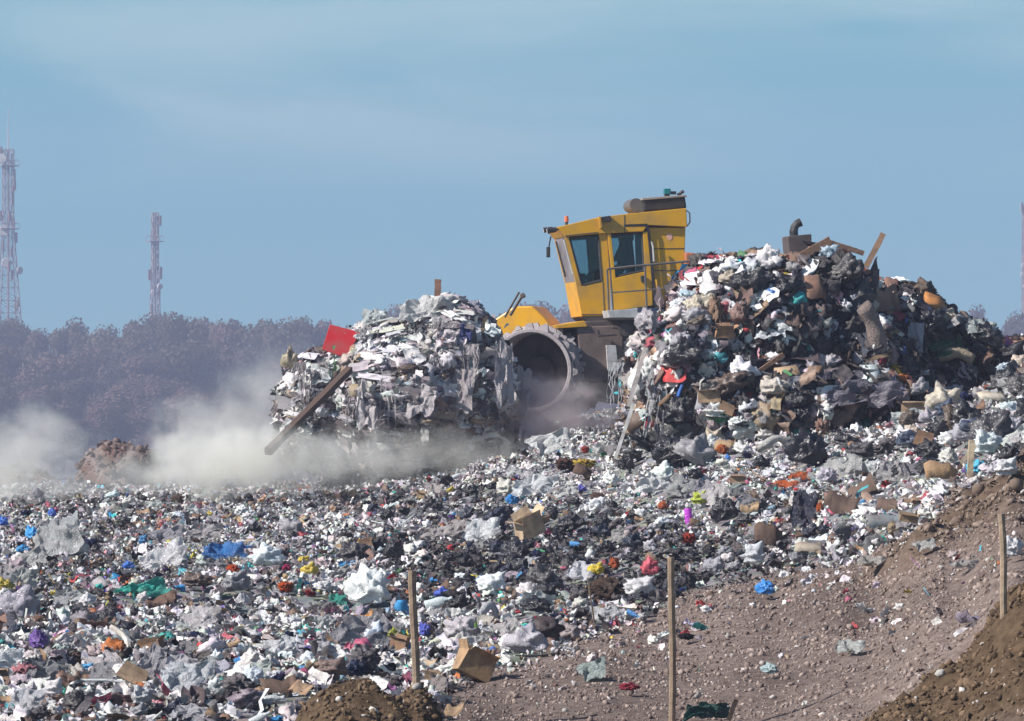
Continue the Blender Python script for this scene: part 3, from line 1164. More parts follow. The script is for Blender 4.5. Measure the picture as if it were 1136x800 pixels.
# --- lower side of the mound and soil bank
H('bag', 'plastic_bag', 1088, 525, 26, 18, (.06, .42, .62), 'turquoise bag on the soil bank below a wooden slat', 'plastic bag', 'turquoise bag')
H('sheet', 'cardboard_sheet', 1048, 531, 42, 22, CARD, 'square brown cardboard standing on the soil bank', 'cardboard', 'square cardboard on the bank', .8, var=1)
H('bag', 'plastic_bag', 1056, 494, 30, 18, (.68, .68, .70), 'white bag above the square cardboard on the bank', 'plastic bag', 'white bag above the bank')
H('bag', 'plastic_bag', 1103, 500, 42, 28, (.56, .62, .64), 'large pale bag beside the wooden slat', 'plastic bag', 'large pale bag')
H('bag', 'plastic_bag', 1121, 527, 30, 22, (.62, .62, .64), 'white bag on the soil bank by the turquoise one', 'plastic bag', None)
H('bag', 'bin_bag', 1035, 508, 34, 22, BLK, 'shiny black bin bag behind the square cardboard', 'bin bag', 'shiny black bin bag')
H('film', 'barrier_mesh', 869, 543, 32, 8, (.66, .14, .03), 'flat orange barrier mesh in the waste, longer of the two', 'barrier mesh', 'orange barrier mesh', .3)
H('film', 'barrier_mesh', 888, 533, 22, 9, (.66, .15, .04), 'crumpled orange barrier mesh, shorter of the two', 'barrier mesh', None, .5)
H('film', 'tarpaulin', 899, 572, 34, 44, (.025, .03, .06), 'navy tarpaulin hanging in the waste', 'tarpaulin', 'navy tarpaulin', .9)
H('rag', 'cloth_rag', 914, 569, 10, 14, (.66, .16, .05), 'bright orange rag on the navy tarpaulin', 'rag', None)
H('sheet', 'cardboard_sheet', 936, 566, 36, 22, (.10, .068, .055), 'large dark brown cardboard leaning beside the navy tarpaulin', 'cardboard', 'large dark cardboard', .7, .4)
H('sheet', 'cardboard_sheet', 962, 550, 36, 24, (.12, .085, .07), 'dark cardboard flap leaning over above the grey sheet', 'cardboard', 'dark cardboard flap', .8, -.5)
H('sheet', 'cardboard_sheet', 996, 563, 36, 14, (.13, .09, .075), 'long reddish brown cardboard above the grey sheet', 'cardboard', 'long reddish cardboard', .5)
H('sheet', 'plastic_board', 994, 582, 50, 18, (.22, .25, .27), 'grey panel lying at the edge of the clod bank', 'panel', 'grey panel', .6)
H('sheet', 'cardboard_sheet', 857, 602, 32, 28, (.11, .075, .06), 'square dark brown cardboard at the soil edge', 'cardboard', 'square dark cardboard', .8)
H('sheet', 'cardboard_sheet', 906, 616, 38, 12, (.42, .36, .29), 'beige cardboard flat at the soil edge', 'cardboard', 'beige cardboard', .4)
H('roll', 'pipe_offcut', 934, 603, 22, 26, (.20, .20, .21), 'bent grey hose offcut beside the beige cardboard', 'hose', 'bent grey hose', spin=1.0)
H('bag', 'bin_bag', 890, 625, 20, 18, (.20, .20, .23), 'small slate grey bag beside the beige cardboard', 'bin bag', None)

# --- on the high mound
H('bag', 'plastic_bag', 852, 296, 38, 28, (.72, .68, .70), 'large white bag at the crest of the high mound', 'plastic bag', 'white bag on the crest')
H('bag', 'plastic_bag', 815, 302, 34, 18, (.68, .70, .74), 'white bag high on the flank of the mound beside the cab', 'plastic bag', 'white bag near the cab')
H('rag', 'paper_parcel', 802, 346, 20, 38, (.42, .27, .19), 'tall brown paper bundle on the flank of the mound', 'paper', 'brown paper bundle')
H('box', 'cardboard_box', 796, 374, 32, 16, (.38, .22, .13), 'flattened brown box below the paper bundle', 'cardboard box', 'flattened brown box')
H('film', 'plastic_sheet', 857, 361, 46, 26, (.70, .74, .78), 'pointed white plastic sheet in the middle of the mound', 'plastic sheet', 'pointed white sheet', .5)
H('film', 'plastic_sheet', 882, 362, 14, 24, (.60, .62, .66), 'narrow white strip beside the pointed white sheet', 'plastic sheet', None, .9)
H('sheet', 'cardboard_sheet', 911, 318, 30, 30, (.26, .15, .11), 'crumpled brown cardboard under the crest', 'cardboard', 'cardboard under the crest', .8)
H('roll', 'carpet_roll', 956, 382, 84, 34, (.24, .19, .17), 'long bent grey brown carpet roll standing on the mound', 'carpet roll', 'standing carpet roll', spin=R(82))
H('sheet', 'cardboard_sheet', 977, 340, 36, 36, (.36, .23, .17), 'torn tan cardboard above the carpet roll', 'cardboard', 'torn tan cardboard', .8)
H('sheet', 'cardboard_sheet', 992, 322, 22, 16, (.28, .16, .13), 'small brown cardboard on the ridge', 'cardboard', 'small cardboard on the ridge', .6)
H('bag', 'sack', 861, 433, 38, 22, (.46, .41, .37), 'beige sack low on the mound above the green bundle', 'sack', 'beige sack')
H('sheet', 'cardboard_sheet', 888, 428, 38, 18, (.33, .24, .19), 'pale brown cardboard flap beside the beige sack', 'cardboard', 'cardboard flap by the sack', .6)
H('ball', 'net_bundle', 885, 477, 38, 32, (.05, .38, .31), 'round sea green net bundle at the foot of the mound', 'net bundle', 'sea green bundle')
H('rag', 'rope_coil', 913, 480, 18, 22, (.40, .24, .20), 'pinkish brown rope coil beside the sea green bundle', 'rope coil', None)
H('bag', 'plastic_bag', 850, 489, 28, 17, (.62, .58, .56), 'cream bag below the sea green bundle', 'plastic bag', 'cream bag')
H('roll', 'foam_roll', 860, 501, 44, 16, (.55, .53, .50), 'long cream foam roll under the cream bag', 'foam roll', 'cream foam roll', spin=-.2)
H('bag', 'plastic_bag', 900, 391, 20, 13, (.20, .22, .50), 'lilac blue bag in the dark face of the mound', 'plastic bag', 'lilac bag')
H('rag', 'cloth_rag', 984, 411, 18, 20, (.42, .30, .03), 'mustard yellow rag at the foot of the carpet roll', 'rag', 'mustard rag')
H('tatter', 'plastic_film', 742, 440, 30, 100, (.40, .41, .44), 'long grey film hanging down the near flank of the mound', 'plastic film', 'long grey film', 1.0)
H('tatter', 'plastic_film', 703, 428, 24, 64, (.50, .52, .55), 'pale film draped over the steep end of the mound', 'plastic film', 'pale draped film', 1.0)
H('box', 'cardboard_box', 711, 467, 22, 20, (.42, .28, .17), 'small tan carton under the leaning poles', 'cardboard box', 'small tan carton')
H('bag', 'plastic_bag', 723, 458, 10, 14, (.18, .50, .44), 'mint green bag beside the small tan carton', 'plastic bag', None)
H('bag', 'plastic_bag', 800, 463, 20, 14, (.04, .20, .08), 'dark green bag low in the mound', 'plastic bag', 'dark green bag')
H('roll', 'foam_roll', 1002, 349, 26, 12, (.30, .30, .32), 'grey cushion roll on the ridge below the small cardboard', 'cushion', None)
H('sheet', 'plastic_board', 1032, 346, 34, 18, (.55, .24, .08), 'orange brown panel tilted on the ridge', 'panel', 'orange brown panel', .5, .35)
H('film', 'plastic_sheet', 1020, 355, 20, 12, (.04, .10, .42), 'deep blue sheet under the orange brown panel', 'plastic sheet', None, .6)
H('film', 'plastic_film', 1004, 382, 20, 36, (.52, .52, .58), 'crumpled whitish film on the shaded side of the ridge', 'plastic film', 'whitish film on the ridge', .95)
H('film', 'tarpaulin', 1037, 384, 54, 20, (.02, .12, .07), 'dark green tarpaulin fold on the ridge', 'tarpaulin', 'dark green tarpaulin', .7)
H('roll', 'mattress', 1042, 402, 60, 22, (.36, .29, .21), 'rolled tan mattress under the dark green tarpaulin', 'mattress', 'rolled tan mattress', spin=-.15)
H('bag', 'bin_bag', 1104, 394, 46, 24, (.035, .033, .04), 'big flat black bin bag near the end of the ridge', 'bin bag', 'flat black bin bag')
H('rag', 'cloth_rag', 1109, 407, 13, 9, (.42, .04, .03), 'red rag below the flat black bin bag', 'rag', None)
H('bag', 'plastic_bag', 1116, 414, 20, 12, (.50, .58, .66), 'pale blue bag below the flat black bin bag', 'plastic bag', 'pale blue bag on the ridge')
H('sheet', 'foam_board', 1110, 448, 44, 10, (.66, .58, .47), 'long cream foam board at the foot of the ridge', 'foam board', 'cream foam board', .2)
H('box', 'cardboard_box', 1015, 459, 32, 15, (.42, .30, .20), 'squashed tan box at the foot of the ridge', 'cardboard box', 'squashed tan box')
H('film', 'plastic_sheet', 984, 459, 24, 13, (.55, .62, .70), 'pale blue white sheet at the foot of the ridge', 'plastic sheet', 'pale blue sheet', .4)
H('film', 'plastic_sheet', 949, 461, 26, 12, (.04, .22, .17), 'bottle green sheet at the foot of the mound', 'plastic sheet', 'bottle green sheet', .4)
H('film', 'tarpaulin', 952, 440, 90, 30, (.20, .18, .22), 'wide grey violet sheeting draped at the foot of the carpet roll', 'sheeting', 'grey violet sheeting', .6)

# --- on the pushed heap
H('film', 'plastic_film', 478, 349, 70, 24, (.62, .62, .62), 'wide white film over the top of the pushed heap', 'plastic film', 'white film on the pushed heap', .4, -.2)
H('bag', 'sack', 331, 406, 22, 26, (.32, .27, .19), 'tan sack at the outer end of the pushed heap', 'sack', 'tan sack')
H('film', 'plastic_film', 412, 350, 22, 20, (.60, .64, .64), 'milky film scrap next to the red board', 'plastic film', None, .9)
H('film', 'plastic_film', 516, 372, 16, 20, (.05, .07, .30), 'dark blue film at the top of the pushed heap', 'plastic film', None, .9)
FILMS = [(415, 445, 26, 60), (436, 450, 20, 66), (470, 440, 34, 40), (398, 450, 22, 40), (545, 410, 28, 80), (525, 420, 24, 70), (562, 430, 24, 60), (345, 430, 18, 60), (500, 430, 30, 50), (345, 440, 14, 44)]
for i, (a, b, c, d) in enumerate(FILMS):
    H('tatter' if i % 2 else 'film', 'plastic_film', a, b, c, d, (.60 - .02 * i, .55 - .02 * i, .57 - .02 * i), 'pale plastic film hanging in tatters down the front of the pushed heap', 'plastic film', None, 1.0, group='films hanging from the pushed heap')


def beam(name, p0, p1, r, col, label, cat, mat='wood', n=4, flat=.6, bend=0.0, short=None):
    """plank, pole or rope between two pixel points (px, py, Y)"""
    a, b = W(*p0), W(*p1)
    c = (a + b) / 2
    mb = MB()
    d = (b - a).normalized()
    side = d.cross(Vector((0, 1, 0))).normalized()
    k = 7
    pts = []
    for i in range(k):
        t = i / (k - 1)
        pts.append(a.lerp(b, t) - c + side * (math.sin(t * math.pi) * bend + random.uniform(-.004, .004)))
    mb.tube(pts, [r * random.uniform(.93, 1.06) for _ in range(k)], n)
    o = mb.build(name, M[mat])
    o.location = c
    o.color = (*col, 1)
    tag(o, label, cat)
    if short:
        HEROES.append((np.array(c[:]), .3, .3, short))
    return o


def yat(px, py, off=0.0):
    return at(px, py)[0].y - off


# red board
def red_board():
    p, n = at(382, 388)
    Y = p.y - .5
    pts = [(366, 360), (400, 369), (383, 397), (357, 388)]
    mb = MB()
    q = [W(x, y, Y + (.12 if i in (0, 1) else 0)) for i, (x, y) in enumerate(pts)]
    c = sum(q, Vector()) / 4
    nrm = (q[1] - q[0]).cross(q[3] - q[0]).normalized() * .02
    vs = [v - c - nrm for v in q] + [v - c + nrm for v in q]
    mb.add(vs, [(0, 1, 2, 3), (7, 6, 5, 4), (0, 4, 5, 1), (1, 5, 6, 2), (2, 6, 7, 3), (3, 7, 4, 0)])
    o = mb.build('painted_board', worn_mat('red_paint', (.52, .012, .02), .5, (.30, .12, .11), .7, 2.5, bump=.1), bevel=.004)
    o.location = c
    tag(o, 'bright red painted board stuck upright in the pushed heap', 'board')
    HEROES.append((np.array(c[:]), .6, .5, 'red board'))


red_board()
beam('timber_beam', (297, 501, 80.0), (388, 410, 83.2), .085, (.11, .075, .062), 'long dark timber beam leaning down from the pushed heap into the dust', 'beam', short='timber beam')
beam('timber_post', (485, 336, 84.8), (486, 310, 84.8), .085, (.26, .14, .10), 'short reddish timber post sticking up from the pushed heap', 'post', short='timber post')
beam('metal_pole', (716, 386, 74.4), (697, 452, 74.0), .055, (.40, .37, .36), 'grey pole leaning on the steep end of the mound, upper of two', 'pole', short='upper grey pole')
beam('metal_pole', (703, 448, 73.8), (682, 510, 73.2), .042, (.48, .47, .46), 'thin pale pole leaning below the thicker one on the mound', 'pole')
beam('plastic_rod', (765, 404, 73.9), (752, 440, 73.7), .028, (.05, .16, .52), 'thin blue rod leaning on the near flank of the mound', 'rod', n=6, short='blue rod')
beam('broken_plank', (980, 259, 75.6), (961, 296, 75.6), .07, (.34, .21, .14), 'splintered plank jutting into the sky from the mound crest', 'plank', short='jutting plank')
beam('broken_plank', (889, 284, 75.3), (921, 266, 75.3), .085, (.20, .12, .085), 'dark broken plank lying along the mound crest', 'plank', short='dark plank on the crest')
beam('broken_plank', (918, 268, 75.5), (958, 281, 75.6), .06, (.33, .19, .14), 'reddish plank along the crest beside the dark one', 'plank')
beam('broken_plank', (953, 309, 75.5), (965, 300, 75.5), .05, (.30, .20, .15), 'short plank stub below the jutting plank', 'plank')
beam('wooden_lath', (1076, 532, 58.0), (1078, 488, 58.0), .05, (.55, .45, .32), 'pale wooden slat standing on the soil bank', 'slat', short='wooden slat')
beam('broken_plank', (1066, 514, 58.3), (1082, 494, 58.3), .035, (.50, .42, .32), 'thin pale lath leaning against the wooden slat', 'lath')
beam('bent_stick', (124, 696, 51.5), (139, 742, 50.4), .035, (.62, .58, .54), 'curved whitish stick lying low on the slope', 'stick', bend=.12, n=6, short='curved whitish stick')
beam('twig', (808, 799, 42.5), (817, 776, 42.5), .03, (.04, .03, .025), 'short dark twig poking from the netting', 'twig')
for (a, b, r_, c_, l_) in [((735, 402, 74.6), (760, 418, 74.4), .035, (.25, .16, .11), 'brown lath across the near flank of the mound'),
                           ((834, 418, 73.9), (869, 393, 74.0), .05, (.22, .13, .09), 'brown plank sloping under the pointed white sheet'),
                           ((773, 398, 74.0), (800, 388, 74.0), .05, (.36, .24, .16), 'tan lath under the flattened brown box'),
                           ((958, 548, 62.0), (985, 572, 61.0), .045, (.40, .28, .22), 'tan lath between the dark cardboard flap and the grey panel'),
                           ((1110, 455, 69.0), (1160, 448, 69.5), .05, (.10, .07, .06), 'dark plank below the cream foam board'),
                           ((660, 693, 54.5), (652, 640, 54.0), .012, (.55, .42, .30), 'thin tan cord dangling over the brown carpet piece')]:
    beam('wooden_lath' if 'lath' in l_ else 'plank' if 'plank' in l_ else 'cord', a, b, r_, c_, l_, 'cord' if 'cord' in l_ else 'wood')


# stakes
def stake(px, y_top, y_bot, Y, lean, label, r, notch=False):
    g = float(terrain_z(np.array([px]), np.array([Y]))[0])
    base = Vector(((px - CX) / F * Y, Y, g))
    top = W(px + lean, y_top, Y)
    mb = MB()
    k = 14
    pts = []
    for i in range(k):
        t = i / (k - 1)
        p = (base - Vector((0, 0, .25))).lerp(top, t) - base
        pts.append(p + Vector((.006 * math.sin(t * 7 + px), 0, 0)))
    mb.tube(pts, [r * (1.0 + .07 * math.sin(i * 2.3 + px)) for i in range(k)], 8)
    o = mb.build('wooden_stake', M['wood'])
    o.location = base
    o.color = (.32, .245, .18, 1) if notch else (.27, .20, .145, 1)
    tag(o, label, 'stake', 'wooden stakes in a row on the soil')
    HEROES.append((np.array(base[:]), .2, .5, {455: 'shorter stake', 745: 'middle stake'}.get(int(px), 'tallest stake')))
    return o


stake(463.5, 633, 766, 43.5, -6, 'shorter leaning wooden stake standing between brown mound and waste', .038)
stake(746, 618, 806, 43.6, -1, 'upright wooden stake beside the dark green netting', .033)
stake(1115, 570, 758, 37.2, -4, 'weathered wooden stake on the brown soil mound, split at its middle', .029, True)

# ------------------------------------------------------------------ individuals strewn at random
GEN = []
usedlab = {}
TONES = [('white', (.72, .73, .75), 34), ('off white', (.62, .58, .57), 20), ('pale grey', (.45, .44, .47), 22), ('grey', (.28, .27, .30), 16),
         ('bluish white', (.56, .62, .68), 10), ('pink', (.60, .28, .32), 3), ('blue', (.04, .18, .52), 5), ('red', (.50, .04, .05), 4), ('orange', (.62, .18, .04), 3),
         ('green', (.06, .35, .22), 3), ('yellow', (.58, .45, .06), 3), ('purple', (.16, .08, .34), 3)]
LAND = [(pix(h[0]), h[3]) for h in HEROES if h[3]]


def near_phrase(px, py, k=0):
    ds = sorted(LAND, key=lambda q: (q[0][0] - px) ** 2 + 2.5 * (q[0][1] - py) ** 2)
    (lx, ly), nm = ds[k]
    dx, dy = px - lx, py - ly
    if abs(dy) * 1.6 > abs(dx):
        rel = 'uphill of' if dy < 0 else 'downhill of'
    else:
        rel = 'right of' if dx > 0 else 'left of'
    if math.hypot(dx, dy) > 70:
        rel = 'well ' + rel
    return f'{rel} the {nm}'


def uniq(desc, px, py):
    l = f'{desc} {near_phrase(px, py)}'
    if l in usedlab:
        l2 = f'{desc} {near_phrase(px, py)}, towards the {near_phrase(px, py, 1).split(" the ", 1)[1]}'
        if len(l2.replace('-', ' ').split()) <= 15:
            l = l2
    usedlab[l] = 1
    return l


def strew(kind, name, words, cat, group, n, tones, wmin, wmax, where, hfac=(.45, .8)):
    k = 0
    tries = 0
    while k < n and tries < n * 12:
        tries += 1
        px, py = where()
        p, nr = at(px, py)
        if p.y < 40 or p.y > 95:
            continue
        if any(abs(px - q_) < 16 and py > 590 for q_ in (460, 746)):
            continue
        if any(abs(p.x - h[0][0]) < h[1] * .6 and abs(p.z - h[0][2]) < h[2] * .9 and abs(p.y - h[0][1]) < 1.5 for h in HEROES if h[1] > .12):
            continue
        tn, tc, _ = random.choices(tones, [t[2] for t in tones])[0]
        if tn in ('purple', 'yellow', 'pink', 'blue', 'red', 'orange', 'green', 'violet'):
            wmul = .62
        else:
            wmul = 1.0
        s = p.y / F
        wm = wmul * random.uniform(wmin, wmax) * (1.35 if random.random() < .12 else 1)
        if py > 510 + max(0, 700 - px) * .0 and p.y < 73:
            wm *= random.choice((.55, .65, .75, 1.1))
        elif px < 560 and p.y > 70:
            wm *= .7
        hm = wm * random.uniform(*hfac)
        size = 'small ' if wm < wmin + (wmax - wmin) * .3 else 'large ' if wm > wmin + (wmax - wmin) * .75 else ''
        soil = float(soil_d(np.array([px]), np.array([p.y]))[0]) > 0 and py > 500
        lab = uniq(f'{size}{tn} {words}', px, py)
        o = hero(kind, name, px, py, wm / s, hm / s, (lambda q: tuple(c * q * random.uniform(.96, 1.04) for c in tc))(random.uniform(.8, 1.15)), lab, cat, None, random.uniform(.2, .8), random.uniform(-.5, .5), group)
        HEROES.pop()
        GEN.append((np.array(o.location[:]), wm, hm))
        k += 1


def w_slope():
    while True:
        px, py = random.uniform(-60, 1190), random.uniform(500, 805)
        lim = np.interp(px, SOILX, SOILY)
        if py < lim - 4 and py > np.interp(px, [0, 450, 620, 700, 1136], [555, 545, 500, 490, 440]):
            return px, py


def w_mound():
    px = random.uniform(690, 1150)
    return px, random.uniform(np.interp(px, [690, 740, 780, 850, 940, 970, 1060, 1150], [400, 350, 305, 290, 285, 330, 345, 390]), 510)


def w_push():
    px = random.uniform(350, 548)
    return px, random.uniform(np.interp(px, [325, 400, 480, 560], [400, 370, 345, 390]), 480)


def w_soil():
    while True:
        px, py = random.uniform(520, 1136), random.uniform(600, 800)
        if py > np.interp(px, SOILX, SOILY) + 12:
            return px, py


def w_mix():
    r = random.random()
    return w_slope() if r < .64 else w_mound() if r < .93 else w_push()


GREYS = [('white', (.70, .71, .73), 30), ('dirty white', (.55, .52, .52), 25), ('grey', (.32, .31, .33), 20), ('pale grey', (.45, .45, .47), 20)]
strew('bag', 'plastic_bag', 'plastic bag', 'plastic bag', 'plastic bags strewn over the waste', 200, TONES, .16, .42, w_mix)
strew('bag', 'bin_bag', 'bin bag', 'bin bag', 'dark bin bags in the waste', 75, [('black', BLK, 50), ('blue black', (.022, .026, .05), 25), ('charcoal', (.06, .055, .06), 25)], .18, .38, w_mix)
def w_dark():
    while True:
        px, py = random.gauss(660, 130), random.gauss(620, 40)
        if 380 < px < 950 and py < np.interp(px, SOILX, SOILY) - 6:
            return px, py


strew('bag', 'bin_bag', 'crumpled bin bag', 'bin bag', 'dark bin bags in the waste', 70, [('black', BLK, 60), ('blue black', (.022, .026, .05), 20), ('charcoal', (.06, .055, .06), 20)], .2, .46, w_dark)
strew('bag', 'bin_bag', 'full bin bag', 'bin bag', 'dark bin bags in the waste', 45, [('black', BLK, 50), ('charcoal', (.06, .055, .06), 25), ('slate blue', (.05, .065, .11), 12), ('brown', (.10, .07, .055), 12)], .4, .75, w_mound)
strew('bag', 'plastic_bag', 'bulging plastic bag', 'plastic bag', 'plastic bags strewn over the waste', 26, [('white', (.78, .77, .78), 40), ('grey', (.36, .34, .37), 30), ('beige', (.52, .44, .36), 20), ('pale blue', (.42, .52, .62), 10)], .32, .6, w_mound)
strew('film', 'plastic_film', 'plastic film', 'plastic film', 'plastic films tangled in the waste', 150, GREYS, .22, .6, w_mix, (.35, .7))
strew('sheet', 'cardboard_sheet', 'cardboard scrap', 'cardboard', 'cardboard scraps in the waste', 64, [('tan', (.36, .25, .16), 40), ('brown', (.26, .16, .11), 40), ('dark brown', (.13, .085, .065), 20)], .12, .34, w_mix, (.3, .6))
strew('box', 'cardboard_box', 'cardboard box', 'cardboard box', 'cardboard boxes in the waste', 18, [('tan', (.38, .27, .18), 50), ('brown', (.28, .17, .11), 50)], .25, .45, w_mix, (.4, .7))
strew('rag', 'cloth_rag', 'cloth rag', 'rag', 'rags in the waste', 80, [('red', (.42, .04, .05), 14), ('navy', (.03, .04, .11), 20), ('grey', (.25, .23, .25), 30), ('brown', (.16, .10, .08), 24), ('orange', (.58, .16, .05), 10), ('violet', (.15, .09, .28), 10)], .16, .4, w_mix)
strew('bottle', 'plastic_bottle', 'plastic bottle', 'bottle', 'plastic bottles in the waste', 40, [('clear pale', (.6, .64, .66), 50), ('blue', (.06, .28, .62), 20), ('green', (.08, .34, .16), 20), ('white', (.72, .72, .72), 30)], .22, .32, w_slope, (.3, .4))
strew('tatter', 'plastic_film', 'torn hanging film', 'plastic film', 'films hanging from the pushed heap', 16, GREYS, .25, .55, w_push, (.7, 1.4))

ALLBIG = HEROES + [(a, b, c, None) for a, b, c in GEN]
HC = np.array([h[0] for h in ALLBIG])
HW = np.array([h[1] for h in ALLBIG])
HH = np.array([h[2] for h in ALLBIG])


def clear_of(P, size, heap=False):
    """true where a loose piece may lie: not on top of, nor right in front of, a larger one"""
    ok = np.ones(len(P), bool)
    for c, w, h in zip(HC, HW, HH):
        dx = np.abs(P[:, 0] - c[0])
        dy = P[:, 1] - c[1]
        dz = P[:, 2] - c[2]
        if heap:
            ok &= ~((dx < w * .42) & (dy > -.6) & (dy < .02) & (np.abs(dz) < h * .42))
        else:
            ok &= ~((dx < w * .45) & (dy > -.30 - w * .8) & (dy < w * .3) & (np.abs(dz) < h * .5 + .12))
    return ok


# ------------------------------------------------------------------ loose waste (nobody could count it)
def field_waste():
    rng = np.random.default_rng(5)
    batches = []
    specs = [('sheet', 1900, .20, .46, .45), ('sack', 1500, .16, .36, .35), ('lump', 17000, .05, .17, .6), ('sheet', 42000, .07, .25, .7), ('flake', 18000, .05, .14, .9), ('pebble', 20000, .04, .12, .8), ('strip', 3500, .12, .42, .4), ('panel', 1800, .06, .22, .6), ('stick', 500, .15, .5, .3), ('bottle', 900, .10, .2, .5)]
    for kind, n, s0, s1, tilt in specs:
        m = int(n * 2.2)
        Y = np.sqrt(rng.random(m) * (94 ** 2 - 41 ** 2) + 41 ** 2)
        px = rng.uniform(-220, 1360, m)
        d = soil_d(px, Y)
        py, _ = base_py(px, Y)
        keep = (d < 6) & (mound_h(px, Y) < .06)
        keep |= rng.random(m) < .13 * np.exp(-np.clip(d, 0, 200) / 120) * (fbm(np.stack([px * .012, Y * .25, np.zeros(m)], -1), 63, 2) > -.1)
        px, Y, d, py = px[keep], Y[keep], d[keep], py[keep]
        px, Y, d, py = px[:n], Y[:n], d[:n], py[:n]
        n_ = len(px)
        x = (px - CX) / F * Y
        z = terrain_z(px, Y)
        size = s0 + (s1 - s0) * rng.random(n_) ** 2.2
        size *= np.interp(Y, [42, 52, 64, 90], [1.15, 1.0, .80, .62])
        # coarser where the waste is fresh on the shoulder, finer where it is trodden far out
        z = z + size * .16 + rng.random(n_) * .07 * (d < 0)
        P = np.stack([x, Y, z], -1)
        ok = clear_of(P, size) | ((size < .10) & (rng.random(n_) < .45))
        P, size, px, Y, py, d = P[ok], size[ok], px[ok], Y[ok], py[ok], d[ok]
        n_ = len(P)
        nz = fbm(np.stack([P[:, 0] * .5, P[:, 1] * .22, np.zeros(n_)], -1), 77, 3)
        nz2 = fbm(np.stack([P[:, 0] * .9, P[:, 1] * .4, np.ones(n_)], -1), 91, 3)
        w = np.tile([.43, .25, .19, .085, .072], (n_, 1))
        darkband = np.exp(-((py - 625) / 42) ** 2) * np.clip((px - 380) / 200, 0, 1) * np.clip((930 - px) / 120, 0, 1)
        bright = np.exp(-((py - 520) / 45) ** 2) * np.clip((px - 540) / 120, 0, 1)
        dk = np.clip(.75 * nz + 1.75 * darkband - .7 * bright, -1.1, 1.9)
        w[:, 2] *= np.exp(1.3 * dk)
        w[:, 0] *= np.exp(-.9 * dk + .4 * bright)
        w[:, 1] *= np.exp(-.5 * np.clip(dk, 0, 2))
        w[:, 3] *= np.exp(1.2 * nz2)
        w[:, 4] *= np.exp(.9 * np.clip(nz2, -1, 1))
        if kind in ('panel', 'stick'):
            w = np.tile([.2, .15, .1, .52, .03], (n_, 1))
        T = tints(n_, rng, w)
        s_soil = d > 0
        size = np.where(s_soil, size * .65, size)
        Rm = rot_mats(n_, rng, tilt)
        sc = size[:, None] * np.stack([1 + rng.normal(0, .15, n_), 1 + rng.normal(0, .2, n_), .75 + rng.random(n_) * .6], -1).clip(.4, 1.8)
        lib = LIB[kind]
        which = rng.integers(0, len(lib), n_)
        for i, lm in enumerate(lib):
            s = which == i
            batches.append((lm, P[s], Rm[s], sc[s], T[s]))
    merge_pieces('loose_waste', batches, M['litter'], 'loose mixed litter covering the whole landfill slope')


